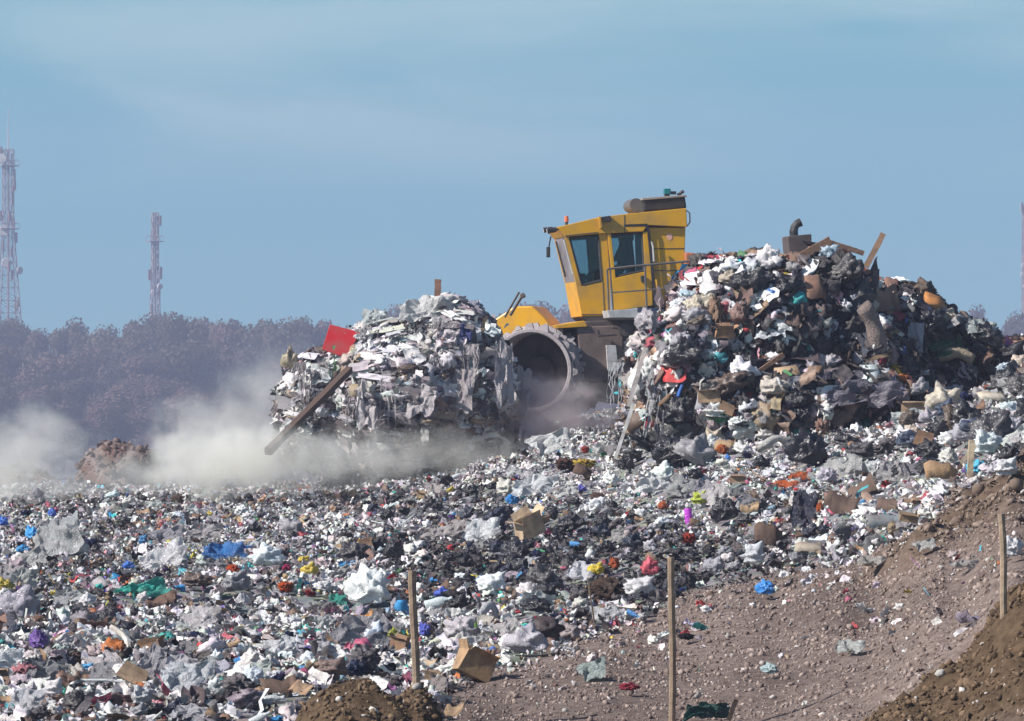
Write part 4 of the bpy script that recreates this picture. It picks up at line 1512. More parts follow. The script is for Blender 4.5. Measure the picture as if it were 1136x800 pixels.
def heap_waste(name, ells, core, seed, n, wts, label, hang=False, smul=1.0):
    rng = np.random.default_rng(seed)
    batches = []
    for kind, share, s0, s1, tilt in (('sack', .09, .14, .38, .35), ('lump', .10, .08, .20, .35), ('sheet', .42, .10, .46, .36), ('flake', .17, .06, .18, .6), ('pebble', .08, .05, .14, .6), ('strip', .10, .2, .7, .2), ('panel', .045, .12, .36, .4)):
        P, NN = heap_points(ells, int(n * share), rng)
        m = len(P)
        size = (s0 + (s1 - s0) * rng.random(m) ** 2) * smul
        P = P + NN * (size * .12)[:, None]
        ok = clear_of(P, size, True)
        P, NN, size = P[ok], NN[ok], size[ok]
        m = len(P)
        nz = fbm(P * np.array([.9, .9, .9]), seed, 3)
        up = NN[:, 2]
        w = np.tile(wts, (m, 1)).astype(float)
        px = CX + P[:, 0] * F / P[:, 1]
        if not hang:
            # sunlit and shaded flanks put into the mix: pale film left, black sacks right
            dk = np.clip((px - 800) / 150, -.8, .9) + nz * .7
            w[:, 2] *= np.exp(dk * 1.1)
            w[:, 0] *= np.exp(-dk * 1.0)
            tail = np.clip((px - 1060) / 60, 0, 1)
            w[:, 3] *= 1 + tail * 3
        else:
            w[:, 2] *= np.exp(nz)
            low = np.clip((HY - (P[:, 2] - CZ) * F / P[:, 1] - 455) / 25, 0, 1)  # brown dirt low down, with the overhang's shade put into the darker mix
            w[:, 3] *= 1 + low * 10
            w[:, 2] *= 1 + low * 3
        if kind == 'panel':
            w = np.tile([.12, .12, .16, .58, .02], (m, 1))
        T = tints(m, rng, w)
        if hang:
            # shade of the lower face, with some dust, put into the piece colours
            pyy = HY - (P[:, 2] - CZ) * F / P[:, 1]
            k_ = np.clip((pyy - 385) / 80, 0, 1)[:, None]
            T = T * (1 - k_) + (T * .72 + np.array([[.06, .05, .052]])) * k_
        nn = NN.copy()
        Rm = rot_mats(m, rng, tilt, nn)
        lie = NN[:, 2] > .5
        Rm[lie] = rot_mats(int(lie.sum()), rng, tilt * .45, nn[lie])
        if kind == 'strip':
            # tatters hang: long axis down the surface
            tz = np.tile([0, 0, -1.], (m, 1)) + rng.normal(0, .35, (m, 3))
            tz /= np.linalg.norm(tz, axis=1, keepdims=True)
            b = np.cross(NN, tz)
            b /= np.linalg.norm(b, axis=1, keepdims=True) + 1e-6
            c = np.cross(tz, b)
            Rm = np.stack([tz, b, c], -1)
        sc = size[:, None] * np.stack([1 + rng.normal(0, .15, m), 1 + rng.normal(0, .2, m), .8 + rng.random(m) * .6], -1).clip(.4, 1.8)
        sc[lie & (kind in ('sheet', 'flake')), 2] *= .4
        if kind == 'strip':
            sc[lie] *= .35
        if hang and kind in ('sheet', 'sack', 'lump'):
            # long folds of film lying across one another, their long axis along the heap
            fx = rng.random(m) < .65
            sc[fx] *= np.array([1.7, .75, .6])
            tz = np.stack([np.ones(m), rng.normal(0, .25, m), rng.normal(-.05, .22, m)], -1)
            tz -= NN * (tz * NN).sum(1, keepdims=True) * .92
            tz /= np.linalg.norm(tz, axis=1, keepdims=True)
            b = np.cross(NN, tz)
            b /= np.linalg.norm(b, axis=1, keepdims=True) + 1e-6
            Rm[fx] = np.stack([tz, b, np.cross(tz, b)], -1)[fx]
        lib = LIB[kind]
        which = rng.integers(0, len(lib), m)
        for i, lm in enumerate(lib):
            s = which == i
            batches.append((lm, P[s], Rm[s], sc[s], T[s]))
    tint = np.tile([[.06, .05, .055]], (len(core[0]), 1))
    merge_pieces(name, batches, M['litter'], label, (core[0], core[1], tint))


field_waste()
heap_waste('waste_mound', HEAP_C, CORE_C, 3, 12500, [.34, .13, .40, .14, .075], 'high mound of bagged household waste in front of the machine', smul=1.3)
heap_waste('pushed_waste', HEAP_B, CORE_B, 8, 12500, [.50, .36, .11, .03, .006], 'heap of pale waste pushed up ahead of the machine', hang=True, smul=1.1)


# soil clods and crumbs
def clods():
    rng = np.random.default_rng(15)
    batches = []
    m = 150000
    Y = np.sqrt(rng.random(m) * (66 ** 2 - 34 ** 2) + 34 ** 2)
    px = rng.uniform(250, 1300, m)
    d = soil_d(px, Y)
    mh = mound_h(px, Y)
    bank = np.exp(-((d - 24) / 30) ** 2) * np.clip((px - 930) / 80, 0, 1)
    on = (d > 0) | (mh > .08)
    dens = np.clip(.40 + mh * 1.2 + bank * .6, 0, 1)
    k = on & (rng.random(m) < dens)
    px, Y, mh, bank = px[k], Y[k], mh[k], bank[k]
    n = len(px)
    P = np.stack([(px - CX) / F * Y, Y, terrain_z(px, Y)], -1)
    size = (.014 + .035 * rng.random(n) ** 4) * (1 + .9 * np.clip(mh * 2, 0, 1) * (rng.random(n) ** 4) + 2.6 * bank * rng.random(n) ** 4)
    ok = clear_of(P, size)
    P, size, mh, bank = P[ok], size[ok], mh[ok], bank[ok]
    n = len(P)
    P[:, 2] += size * .15
    br = np.clip(mh * 5 - .25 + bank * .85, 0, 1)[:, None]
    t = rng.random((n, 1))
    grey = (1 - t) * np.array([[.115, .08, .07]]) + t * np.array([[.40, .32, .285]])
    brown = (1 - t) * np.array([[.06, .04, .026]]) + t * np.array([[.20, .135, .085]])
    T = grey * (1 - br) + brown * br
    pale = rng.random(n) < .03
    T[pale] = np.array([.50, .47, .45]) * (.7 + .5 * rng.random((pale.sum(), 1)))
    Rm = rot_mats(n, rng, 1.0)
    sc = np.repeat(size[:, None], 3, 1) * (1.6 + .7 * (rng.random((n, 3)) - .5))
    for i, lm in enumerate(LIB['pebble']):
        s = np.arange(n) % len(LIB['pebble']) == i
        batches.append((lm, P[s], Rm[s], sc[s], T[s]))
    merge_pieces('soil_crumbs', batches, worn_mat('soil_crumb', None, .95, (.12, .09, .07), .3, 9, attr=True, bump=.3, spec=.1), 'loose crumbs and clods of soil on the bare bank')


clods()


# ------------------------------------------------------------------ reddish heaps beyond the slope
def red_heap(px, py, Y, rx, rz, ry, seed, label):
    rng = np.random.default_rng(seed + 70)
    v, f = ICO[4]
    c = np.array(W(px, py, Y)[:])
    r = np.array([rx / F * Y, ry, rz / F * Y])
    sh = lambda q: q * (1 + fbm(q * 2.6 + seed, seed, 4) * .22)[:, None] * r
    V, Fc = [sh(v)], [f]
    o = len(v)
    q = rng.normal(0, 1, (1500, 3))
    q /= np.linalg.norm(q, axis=1, keepdims=True)
    P = sh(q)
    for k in range(len(P)):
        lv, lf = LIB['pebble'][k % 8] if k % 3 else LIB['flake'][k % 8]
        sc = (.06 + .22 * rng.random() ** 3)
        Rm = rot_mats(1, rng, 1.0)[0]
        V.append((lv * sc) @ Rm.T + P[k])
        Fc.append(lf + o)
        o += len(lv)
    me = mesh_np('soil_heap', np.concatenate(V), np.concatenate(Fc))
    ob = link_mesh('soil_heap', me, worn_mat('reddish_soil', (.12, .072, .062), .95, (.32, .27, .26), .7, 3, bump=.5, spec=.1))
    ob.location = c
    tag(ob, label, 'soil heap', 'reddish soil heaps beyond the slope')


red_heap(132, 548, 99, 52, 52, 1.6, 1, 'reddish soil heap seen between the two dust clouds')
red_heap(20, 560, 97, 62, 40, 1.8, 2, 'low reddish soil heap behind the smaller dust cloud')
red_heap(-90, 560, 98, 70, 45, 1.8, 3, 'reddish soil heap at the far end of the slope')


# ------------------------------------------------------------------ the compactor
MY, YAW = 89.0, R(7)
mroot = empty('landfill_compactor', W(690, 462, MY), YAW)
tag(mroot, 'yellow landfill compactor with steel drum wheels half hidden behind the waste mound', 'compactor')
MX0, MZ0 = mroot.location.x, mroot.location.z


def LP(px, py, yl, yaw=YAW, ox=None, oy=MY, oz=None):
    """photo pixel -> local (x,z) on the plane y=yl of the machine frame"""
    ox = MX0 if ox is None else ox
    oz = MZ0 if oz is None else oz
    c, s = math.cos(yaw), math.sin(yaw)
    k = (px - CX) / F
    x = (k * (oy + yl * c) - ox + yl * s) / (c - k * s)
    Y = oy + x * s + yl * c
    return (x, CZ + (HY - py) / F * Y - oz)


def PP(pts, yl):
    return [LP(a, b, yl) for a, b in pts]


CN = -.78     # near side of the cab
CF = .78
cab = None
mb = MB()
roof = PP([(618, 252), (663.5, 241.2), (692, 237.6), (761, 231), (762, 252), (718.5, 250), (713, 257), (664, 259.5), (627, 263)], CN)
mb.prism(roof, CN - .05, CF + .05)
cab = mb.build('cab', M['yellow'], mroot, bevel=.012)
cabp = []
for ys in ((CN, CN + .06), (CF - .06, CF)):
    mb = MB()
    P_ = lambda pts: PP(pts, CN)
    mb.prism(P_([(638.5, 312.5), (645, 317.6), (668.8, 312), (677, 309.5), (677.5, 346), (675, 351), (645.5, 351)]), *ys)       # lower side panel
    mb.prism(P_([(626.6, 263.2), (631.2, 263), (645.4, 317.6), (638.5, 312.5)]), *ys)                                         # front pillar
    mb.prism(P_([(664, 259.7), (673.4, 259.2), (677, 309.5), (668.8, 312)]), *ys)                                            # middle pillar
    cabp.append(mb)
for mb in cabp:
    mb.build('side_panel', M['yellow'], cab, bevel=.006)
# lower front face and visor lip
mb = MB()
mb.prism(PP([(638.5, 312.5), (640.5, 312.7), (647.5, 351), (645.5, 351)], CN), CN + .061, CF - .061)
mb.build('front_panel', M['yellow'], cab, bevel=.006)
mb = MB()
mb.prism(PP([(646, 351.5), (724, 349), (724, 354), (652, 356)], CN), CN + .01, CF - .01)
mb.build('floor', M['steel_dark'], cab)
# rear block of the cab
mb = MB()
mb.prism(PP([(719, 252.3), (761, 252.3), (757.5, 345), (727, 345)], CN), CN + .03, CF - .03)
rb = mb.build('rear_housing', M['yellow'], cab, bevel=.015)
mb = MB()
mb.prism(PP([(739.5, 261.5), (741, 258.8), (745.5, 259.2), (746, 264), (744, 266.8), (741, 265.5)], CN), CN + .024, CN + .0285)
mb.build('decal', M['pink_mark'], rb)
# door
mb = MB()
for pts in ([(678.8, 309.2), (715.2, 301.4), (722.5, 301), (724, 339), (679.5, 345.5)],
            [(673.6, 259.3), (677.6, 259), (682.8, 308.3), (678.8, 309.2)],
            [(713, 257.2), (718, 256.8), (722.5, 301), (715.2, 301.4)]):
    mb.prism(PP(pts, CN), CN - .03, CN + .04)
door = mb.build('door', M['yellow'], cab, bevel=.008)
mb = MB()
mb.bar((*LP(712.5, 306, CN)[:1], CN - .06, LP(712.5, 306, CN)[1]), (*LP(713, 313, CN)[:1], CN - .06, LP(713, 313, CN)[1]), .045)
mb.build('door_handle', M['black'], door)
mb = MB()
mb.prism(PP([(691.5, 249.2), (717.5, 248.2), (720.5, 256), (728.5, 340), (725, 340), (718, 256.5), (716, 251.2), (691.5, 251.5)], CN), CN - .055, CN - .034)
mb.build('door_seal', M['black'], cab)
mb = MB()
for a, b in (((645, 349), (676, 349)), ((668.5, 312), (670.5, 350)), ((721, 300), (760, 300)), ((722, 276), (760, 275.5)), ((627, 261.6), (663, 257.8)), ((692, 238.6), (692.4, 258))):
    qa, qb = LP(*a, CN), LP(*b, CN)
    mb.bar((qa[0], CN - .051 if b[1] < 262 else CN + (.028 if a[0] > 719 else -.002), qa[1]), (qb[0], CN - .051 if b[1] < 262 else CN + (.028 if a[0] > 719 else -.002), qb[1]), .008, n=4)
mb.build('panel_seam', M['steel_dark'], cab)
# grab rails beside the door
for pts in ([(723, 268), (724.5, 274), (725.5, 290)], [(728, 310), (730, 326), (733, 334), (740, 335)]):
    mb = MB()
    mb.tube([(LP(a, b, CN - .09)[0], CN - .09, LP(a, b, CN - .09)[1]) for a, b in pts], .018, 6)
    mb.build('grab_rail', M['grey_pale'] if pts[0][0] == 723 else M['yellow'], cab)


# glazing
def pane(name, pts, y, mat, fr=True):
    mb = MB()
    mb.prism(PP(pts, CN), y, y + .008)
    g = mb.build(name, mat, cab)
    if fr:
        mb = MB()
        n = len(pts)
        q = PP(pts, CN)
        for i in range(n):
            a, b = q[i], q[(i + 1) % n]
            mb.bar((a[0], y + .004, a[1]), (b[0], y + .004, b[1]), .034, n=4)
        mb.build('window_seal', M['black'], g)
    return g


W1 = [(631.5, 264.8), (633.5, 263.4), (662, 261), (664.3, 262.6), (668, 311.2), (647, 316.2), (644.6, 314.5)]
W2 = [(674.8, 262.4), (676.5, 260.8), (710.5, 258), (712.8, 259.6), (714.8, 300.6), (681.2, 307.6), (679.4, 306)]
pane('side_window', W1, CN + .02, M['glass'])
pane('door_window', W2, CN + .005, M['glass'])
pane('side_window', W1, CF - .03, M['glass'])
pane('door_window', W2, CF - .03, M['glass'])
mb = MB()
mb.prism(PP([(627.2, 263.4), (628.2, 263.4), (639.6, 312.4), (638.8, 312.4)], CN), CN + .062, CF - .062)
ws = mb.build('windscreen', M['dusty_glass'], cab)
mb = MB()
a0, a1 = LP(628, 266, CN), LP(637, 306, CN)
mb.bar((a0[0] - .05, .3, a0[1]), (a1[0] - .05, .1, a1[1]), .02)
mb.build('wiper', M['black'], ws)
mb = MB()
a0, a1 = LP(627.5, 266, CN), LP(637.5, 304, CN)
mb.bar((a0[0] - .03, CN + .02, a0[1]), (a1[0] - .03, CN + .02, a1[1]), .02)
mb.build('grab_rail', M['grey_pale'], cab)
# mirror arm and mirror on the far front corner
mb = MB()
a0 = LP(620, 268, CN)
mb.box((a0[0] - .0, CF + .0, a0[1] - .16), (.03, .07, .10))
mb.bar((a0[0] + .05, CF, a0[1] + .15), (a0[0], CF, a0[1] - .12), .014)
mb.build('mirror', M['black'], cab)
# interior: seat, console, steering column
mb = MB()
s0 = LP(700, 306, CN)
sb = LP(706, 268, CN)
mb.box((s0[0], 0, s0[1] - .02), (.26, .25, .07))
mb.box((sb[0] - .02, 0, sb[1] - .32), (.07, .24, .42), Matrix.Rotation(R(-6), 3, 'Y'))
mb.box((sb[0] - .0, 0, sb[1] + .13), (.05, .14, .10))
mb.build('seat', M['black'], cab, bevel=.03)
mb = MB()
k0 = LP(655, 340, CN)
k1 = LP(660, 303, CN)
mb.bar((k0[0], .0, k0[1]), (k1[0], .0, k1[1]), .05)
mb.tube([(k1[0] + .19 * math.cos(t) * .6, .19 * math.sin(t), k1[1] + .19 * math.cos(t) * .6) for t in np.linspace(0, 2 * math.pi, 17)], .017)
mb.box((k0[0] - .05, .45, k0[1] + .28), (.10, .2, .38))
mb.build('steering_column', M['black'], cab)
mb = MB()
mb.prism(PP([(716.5, 256), (720, 256), (724, 345), (720, 345)], CN), CN + .08, CF - .08)
mb.build('rear_bulkhead', M['black'], cab)

# roof fittings
mb = MB()
mb.prism(PP([(714, 221.5), (760, 217.5), (762, 231), (714, 234.5)], -.5), -.5, .5)
ac = mb.build('air_conditioner', worn_mat('dark_grille', (.018, .016, .018), .6, (.05, .04, .04), .5, 5, bump=.1), cab, bevel=.03)
mb = MB()
mb.prism(PP([(712.5, 219.6), (761, 216), (762.5, 218.2), (712.5, 222.2)], -.53), -.53, .53)
mb.build('cover', M['grey_paint'], ac, bevel=.008)
mb = MB()
q = LP(706, 226.5, -.45)
mb.bar((q[0], -.45, q[1] - .01), (q[0], .45, q[1] - .01), .125, n=20)
mb.box((q[0] + .07, 0, q[1] - .06), (.10, .449, .09))
mb.build('air_cleaner', worn_mat('grimy_grey', (.12, .11, .11), .6, (.07, .06, .06), .6, 6, bump=.1), cab)
for (a, col, r, h) in ((628.5, 'orange_lens', .045, .16),):
    mb = MB()
    q = LP(a, 247.2, -.6)
    mb.bar((q[0], -.6, q[1] - .06), (q[0], -.6, q[1] + .02), .03)
    bc = mb.build('beacon', M['black'], cab)
    mb = MB()
    mb.bar((q[0], -.6, q[1] + .02), (q[0], -.6, q[1] + .13), r, r * .8, 12)
    mb.build('lens', M[col], bc)
mb = MB()
q = LP(740, 212.5, 0)
mb.box((q[0], 0, q[1]), (.065, .07, .055))
tb = mb.build('warning_light', M['teal_lens'], cab, bevel=.012)
mb = MB()
q1, q2 = LP(740, 217, 0), LP(757, 213, 0)
mb.box((q1[0], 0, q1[1] + .01), (.05, .05, .04))
mb.tube([(LP(752, 216.5, 0)[0], 0, LP(752, 216.5, 0)[1]), (LP(756, 213.5, 0)[0], 0, LP(756, 213.5, 0)[1]), (LP(758.5, 212, 0)[0], 0, LP(758.5, 212, 0)[1])], .035)
mb.box((LP(747, 214, 0)[0], 0, LP(747, 214, 0)[1]), (.05, .05, .03))
mb.build('camera_bracket', M['black'], cab)
# work lamps at the front corner and above the door
for (a, b, y) in ((606, 255, CF), (611, 254.5, CF - .2), (610, 256, CN), (615, 255, CN + .16)):
    mb = MB()
    q = LP(a, b, y)
    mb.bar((q[0] - .05, y, q[1] - .01), (q[0] + .04, y, q[1] + .01), .055, .045, 10)
    mb.bar((q[0], y, q[1]), (q[0] + .18, y, q[1] + .03), .018)
    lamp = mb.build('work_lamp', M['black'], cab)
    mb = MB()
    mb.bar((q[0] - .058, y, q[1] - .012), (q[0] - .0515, y, q[1] - .01), .045, .045, 10)
    mb.build('lens', M['grey_pale'], lamp)
mb = MB()
mb.prism(PP([(666, 241), (676, 239.5), (677, 246), (668, 247)], CN), CN - .16, CN - .056)
mb.build('work_lamp', M['black'], cab, bevel=.01)
mb = MB()
mb.prism(PP([(663.4, 240.6), (665.2, 240.2), (667, 252), (665, 253.5)], CN), CN - .12, CN - .053)
mb.build('roof_rib', M['yellow'], cab)
mb = MB()
mb.tube([(LP(a, b, CN)[0], CN + .1, LP(a, b, CN)[1]) for a, b in ((762, 233), (766, 236), (766.5, 246), (763, 251))], .015)
mb.build('cable', M['grey_pale'], cab)

# platform and handrails
PN = -1.62
mb = MB()
mb.prism(PP([(674, 344.5), (707.5, 342.5), (707.5, 352.5), (676, 352.5)], PN), PN, CN - .06)
mb.build('step_plate', M['grey_pale'], mroot, bevel=.006)
mb = MB()
mb.prism(PP([(707.6, 342.4), (790, 338.5), (790, 352), (707.6, 352.6)], PN), PN + .004, CN - .06)
mb.build('platform', M['blue_steel'], mroot, bevel=.006)
PR = PN + .04


def T3(a, b, y):
    q = LP(a, b, y)
    return (q[0], y, q[1])


mb = MB()
mb.tube([T3(674, 298.6, PR), T3(700, 295.6, PR), T3(740, 292, PR), T3(790, 287.5, PR), T3(835, 281, PR), T3(850, 277, PR), T3(858, 280, PR)], .022)
mb.tube([T3(680, 324.5, PR), T3(715, 322, PR), T3(760, 318.5, PR)], .014)
for a, b, c, d in ((677, 298, 680, 344), (673.5, 299, 675.5, 344), (715.5, 295, 717.5, 342), (757, 291, 758, 339), (800, 287, 801, 339)):
    mb.bar(T3(a, b, PR), T3(c, d, PR), .02)
mb.build('handrail', M['rail'], mroot)

# chassis under the cab
mb = MB()
mb.prism(PP([(650, 356.2), (724, 354.2), (790, 352), (985, 352), (985, 440), (760, 448), (690, 448), (640, 436), (636, 372)], -1.0), -1.0, 1.0)
mb.build('rear_frame', M['steel_dark'], mroot, bevel=.02)
mb = MB()
mb.prism(PP([(640, 362.5), (692, 361), (690, 420), (646, 424)], -1.25), -1.25, -1.003)
mb.build('side_tank', worn_mat('brown_grime', (.12, .085, .075), .7, (.22, .17, .15), .7, 3, bump=.1), mroot, bevel=.02)
mb = MB()
mb.prism(PP([(616, 361), (648.5, 355.8), (652, 362.5), (618, 364.5)], -1.3), -1.3, .9)
mb.build('fender', M['yellow'], mroot, bevel=.01)
mb = MB()
mb.prism(PP([(672.5, 383), (683.5, 383), (686.5, 413), (674.5, 412)], -1.34), -1.34, -1.255)
mb.build('step', M['grey_pale'], mroot, bevel=.006)
mb = MB()
for a, b, c, d in ((663, 366, 664, 372), (664, 372, 684, 371), (680, 363, 700, 366)):
    mb.bar(T3(a, b, -1.36), T3(c, d, -1.36), .03)
q = LP(693, 366, -1.36)
mb.bar((q[0], -1.45, q[1]), (q[0], -1.2, q[1]), .12, n=14)
mb.build('hydraulic_line', M['steel_dark'], mroot)
# engine hood and exhaust
mb = MB()
mb.prism(PP([(760, 279.5), (772, 281), (782, 285.5), (812, 288), (900, 292), (960, 296), (985, 312), (985, 351.5), (760, 351.5)], -.85), -.85, .85)
mb.build('engine_hood', M['hood_paint'], mroot, bevel=.04)
mb = MB()
mb.prism(PP([(873.5, 262), (900.5, 259.5), (900.5, 293), (876, 293)], -.3), -.3, .3)
ex = mb.build('exhaust_box', M['steel_dark'], mroot, bevel=.02)
mb = MB()
mb.tube([T3(881, 262, 0), T3(880.5, 257, 0), T3(881.5, 252, 0), T3(884, 248.5, 0), T3(888.5, 246.5, 0)], [.085, .085, .08, .08, .085], 12)
mb.build('exhaust_pipe', M['black'], ex)

# front frame, steered away
FYAW = R(-13)
fr = empty('front_frame', (LP(600, 420, 0)[0], 0, LP(600, 420, 0)[1]), FYAW - YAW)
fr.parent = mroot
FO = mroot.matrix_basis @ fr.location
fw = (FO.x, FO.y, FO.z)


def FP(px, py, yl):
    return LP(px, py, yl, FYAW, fw[0], fw[1], fw[2])


mb = MB()
mb.prism([FP(a, b, -.9) for a, b in ((538, 358), (566, 339.5), (586, 339), (600, 353), (610, 366), (612, 420), (530, 420))], -.55, .55)
mb.build('front_hood', M['yellow'], fr, bevel=.03)
mb = MB()
for (a, b, c, d, r) in ((560, 352, 576, 324, .022), (566, 350, 580, 327, .03), (578, 329, 582, 327, .05)):
    qa, qb = FP(a, b, -1.0), FP(c, d, -1.0)
    mb.bar((qa[0], -1.0, qa[1]), (qb[0], -1.0, qb[1]), r)
mb.build('hydraulic_ram', M['steel_dark'], fr)
mb = MB()
mb.prism([FP(a, b, -.8) for a, b in ((520, 400), (640, 395), (640, 440), (520, 440))], -.55, .55)
mb.build('axle_beam', M['steel_dark'], fr, bevel=.02)


def make_wheel(parent, loc, rz, side):
    """drum wheel; near face towards -y*side"""
    w = empty('wheel', loc, rz)
    w.parent = parent
    r0, wd, rin = .79, 1.15, .71
    n = 48
    mb = MB()
    ring = []
    prof = [(rin, .9), (rin, .02), (rin + .02, 0), (r0 - .01, 0), (r0, .02), (r0, wd), (rin, wd)]
    vs = []
    for k in range(n):
        t = 2 * math.pi * k / n
        for r, d in prof:
            vs.append((r * math.cos(t), side * d, r * math.sin(t)))
    m = len(prof)
    fs = []
    for k in range(n):
        k2 = (k + 1) % n
        for j in range(m - 1):
            fs.append((k * m + j, k * m + j + 1, k2 * m + j + 1, k2 * m + j))
    mb.add(vs, fs)
    rng = random.Random(3)
    rows, per = 5, 20
    for i in range(rows):
        for k in range(per):
            t = 2 * math.pi * (k + .5 * (i % 2)) / per + rng.uniform(-.02, .02)
            rot = Matrix.Rotation(-t, 3, 'Y')
            c = Vector((math.cos(t) * (r0 + .05), side * (.10 + i * (wd - .2) / (rows - 1)), math.sin(t) * (r0 + .05)))
            # wedge tooth
            hx, hy, hz = .055 * rng.uniform(.5, 1.25), .07 * rng.uniform(.75, 1.2), .075 * rng.uniform(.7, 1.4)
            c += Vector((rng.uniform(-.02, .02), rng.uniform(-.02, .02), rng.uniform(-.02, .02)))
            base = [Vector((-hx, -hy, -hz)), Vector((-hx, hy, -hz)), Vector((-hx, hy, hz)), Vector((-hx, -hy, hz))]
            top = [Vector((hx, -hy * .55, -hz * .45)), Vector((hx, hy * .55, -hz * .45)), Vector((hx, hy * .55, hz * .45)), Vector((hx, -hy * .55, hz * .45))]
            mb.add([c + rot @ p for p in base + top], [(0, 1, 2, 3), (7, 6, 5, 4), (0, 4, 5, 1), (1, 5, 6, 2), (2, 6, 7, 3), (3, 7, 4, 0)])
    drum = mb.build('drum', M['steel_dust'], w)
    mb = MB()
    vs = [((rin + .04) * math.cos(2 * math.pi * k / n), side * .9, (rin + .04) * math.sin(2 * math.pi * k / n)) for k in range(n)]
    mb.add(vs, [tuple(range(n))])
    mb.bar((0, side * .9, 0), (0, side * .74, 0), .30, .27, 24)
    for k in range(12):
        t = 2 * math.pi * k / 12
        mb.bar((.21 * math.cos(t), side * .74, .21 * math.sin(t)), (.21 * math.cos(t), side * .71, .21 * math.sin(t)), .025, n=6)
    mb.build('hub_plate', M['steel_dark'], w)
    return w


q = FP(589, 411, -1.75)
make_wheel(fr, (q[0], -1.75, q[1]), 0, 1)
make_wheel(fr, (q[0], 1.75, q[1]), 0, -1)
q = LP(812, 420, -1.75)
make_wheel(mroot, (q[0], -1.75, q[1]), 0, 1)
make_wheel(mroot, (q[0], 1.75, q[1]), 0, -1)


# driver
def driver():
    seat = mroot.matrix_basis @ Vector((s0[0] - .02, 0, s0[1] + .09))
    o = empty('person', seat, YAW)
    pts = {  # x is backwards of the machine, so forward is -x
        'pelvis': ((0, 0, .05), .15), 'waist': ((-.01, 0, .22), .14), 'chest': ((-.01, 0, .42), .165), 'neck': ((-.02, 0, .575), .065), 'chin': ((-.04, 0, .66), .075), 'head': ((-.035, 0, .74), .098), 'crown': ((-.025, 0, .80), .075),
        'nose': ((-.135, 0, .715), .02),
        'hipL': ((-.08, -.10, .04), .095), 'kneeL': ((-.48, -.14, .08), .068), 'ankL': ((-.55, -.14, -.34), .045), 'toeL': ((-.74, -.15, -.40), .035),
        'hipR': ((-.08, .10, .04), .095), 'kneeR': ((-.48, .14, .08), .068), 'ankR': ((-.55, .14, -.34), .045), 'toeR': ((-.74, .15, -.40), .035),
        'shL': ((-.01, -.19, .49), .068), 'elL': ((-.14, -.25, .24), .05), 'wrL': ((-.42, -.17, .25), .033), 'paL': ((-.49, -.15, .27), .036),
        'shR': ((-.01, .19, .49), .068), 'elR': ((-.14, .25, .24), .05), 'wrR': ((-.42, .17, .25), .033), 'paR': ((-.49, .15, .27), .036),
    }
    edges = [('pelvis', 'waist'), ('waist', 'chest'), ('chest', 'neck'), ('neck', 'chin'), ('chin', 'head'), ('head', 'crown'), ('chin', 'nose')]
    for s_ in 'LR':
        edges += [('pelvis', 'hip' + s_), ('hip' + s_, 'knee' + s_), ('knee' + s_, 'ank' + s_), ('ank' + s_, 'toe' + s_), ('chest', 'sh' + s_), ('sh' + s_, 'el' + s_), ('el' + s_, 'wr' + s_), ('wr' + s_, 'pa' + s_)]
        sg = -1 if s_ == 'L' else 1
        for k in range(4):
            b = (-.53, sg * (.15 + .02 * (k - 1.5)), .285)
            t = (-.56 - .006 * (2 - abs(k - 1.5)), sg * (.15 + .022 * (k - 1.5)), .255)
            pts[f'f{s_}{k}'] = (b, .010)
            pts[f't{s_}{k}'] = (t, .009)
            edges += [('pa' + s_, f'f{s_}{k}'), (f'f{s_}{k}', f't{s_}{k}')]
        pts['th' + s_] = ((-.50, sg * .105, .29), .011)
        edges.append(('pa' + s_, 'th' + s_))
    names = list(pts)
    me = bpy.data.meshes.new('body')
    me.from_pydata([pts[n][0] for n in names], [(names.index(a), names.index(b)) for a, b in edges], [])
    ob = bpy.data.objects.new('body', me)
    COL.objects.link(ob)
    ob.parent = o
    sk = ob.modifiers.new('skin', 'SKIN')
    for i, n in enumerate(names):
        me.skin_vertices[0].data[i].radius = (pts[n][1],) * 2
    me.skin_vertices[0].data[0].use_root = True
    ob.modifiers.new('sub', 'SUBSURF').levels = 2
    ob.modifiers['sub'].render_levels = 2
    m, nt, b = new_mat('skin_and_clothes')
    tc = N(nt, 'ShaderNodeTexCoord')
    sx = N(nt, 'ShaderNodeSeparateXYZ')
    nt.links.new(tc.outputs['Object'], sx.inputs[0])
    gt = N(nt, 'ShaderNodeMath', operation='GREATER_THAN')
    nt.links.new(sx.outputs[2], gt.inputs[0])
    gt.inputs[1].default_value = .575
    lt = N(nt, 'ShaderNodeMath', operation='LESS_THAN')
    nt.links.new(sx.outputs[0], lt.inputs[0])
    lt.inputs[1].default_value = -.41
    zz = N(nt, 'ShaderNodeMath', operation='GREATER_THAN')
    nt.links.new(sx.outputs[2], zz.inputs[0])
    zz.inputs[1].default_value = .19
    an = N(nt, 'ShaderNodeMath', operation='MULTIPLY')
    nt.links.new(lt.outputs[0], an.inputs[0])
    nt.links.new(zz.outputs[0], an.inputs[1])
    mx = N(nt, 'ShaderNodeMath', operation='MAXIMUM')
    nt.links.new(gt.outputs[0], mx.inputs[0])
    nt.links.new(an.outputs[0], mx.inputs[1])
    mi = N(nt, 'ShaderNodeMix', data_type='RGBA')
    nt.links.new(mx.outputs[0], mi.inputs[0])
    mi.inputs[6].default_value = (.10, .03, .03, 1)
    mi.inputs[7].default_value = (.34, .18, .13, 1)
    nt.links.new(mi.outputs[2], b.inputs['Base Color'])
    b.inputs['Roughness'].default_value = .8
    me.materials.append(m)
    v, f = ICO[3]
    k = v[(v[:, 2] < -.15)]
    vv = v * np.array([.115, .105, .10]) * (1 + fbm(v * 3, 3, 2) * .05)[:, None]
    vv[v[:, 2] < -.1, 2] *= .35
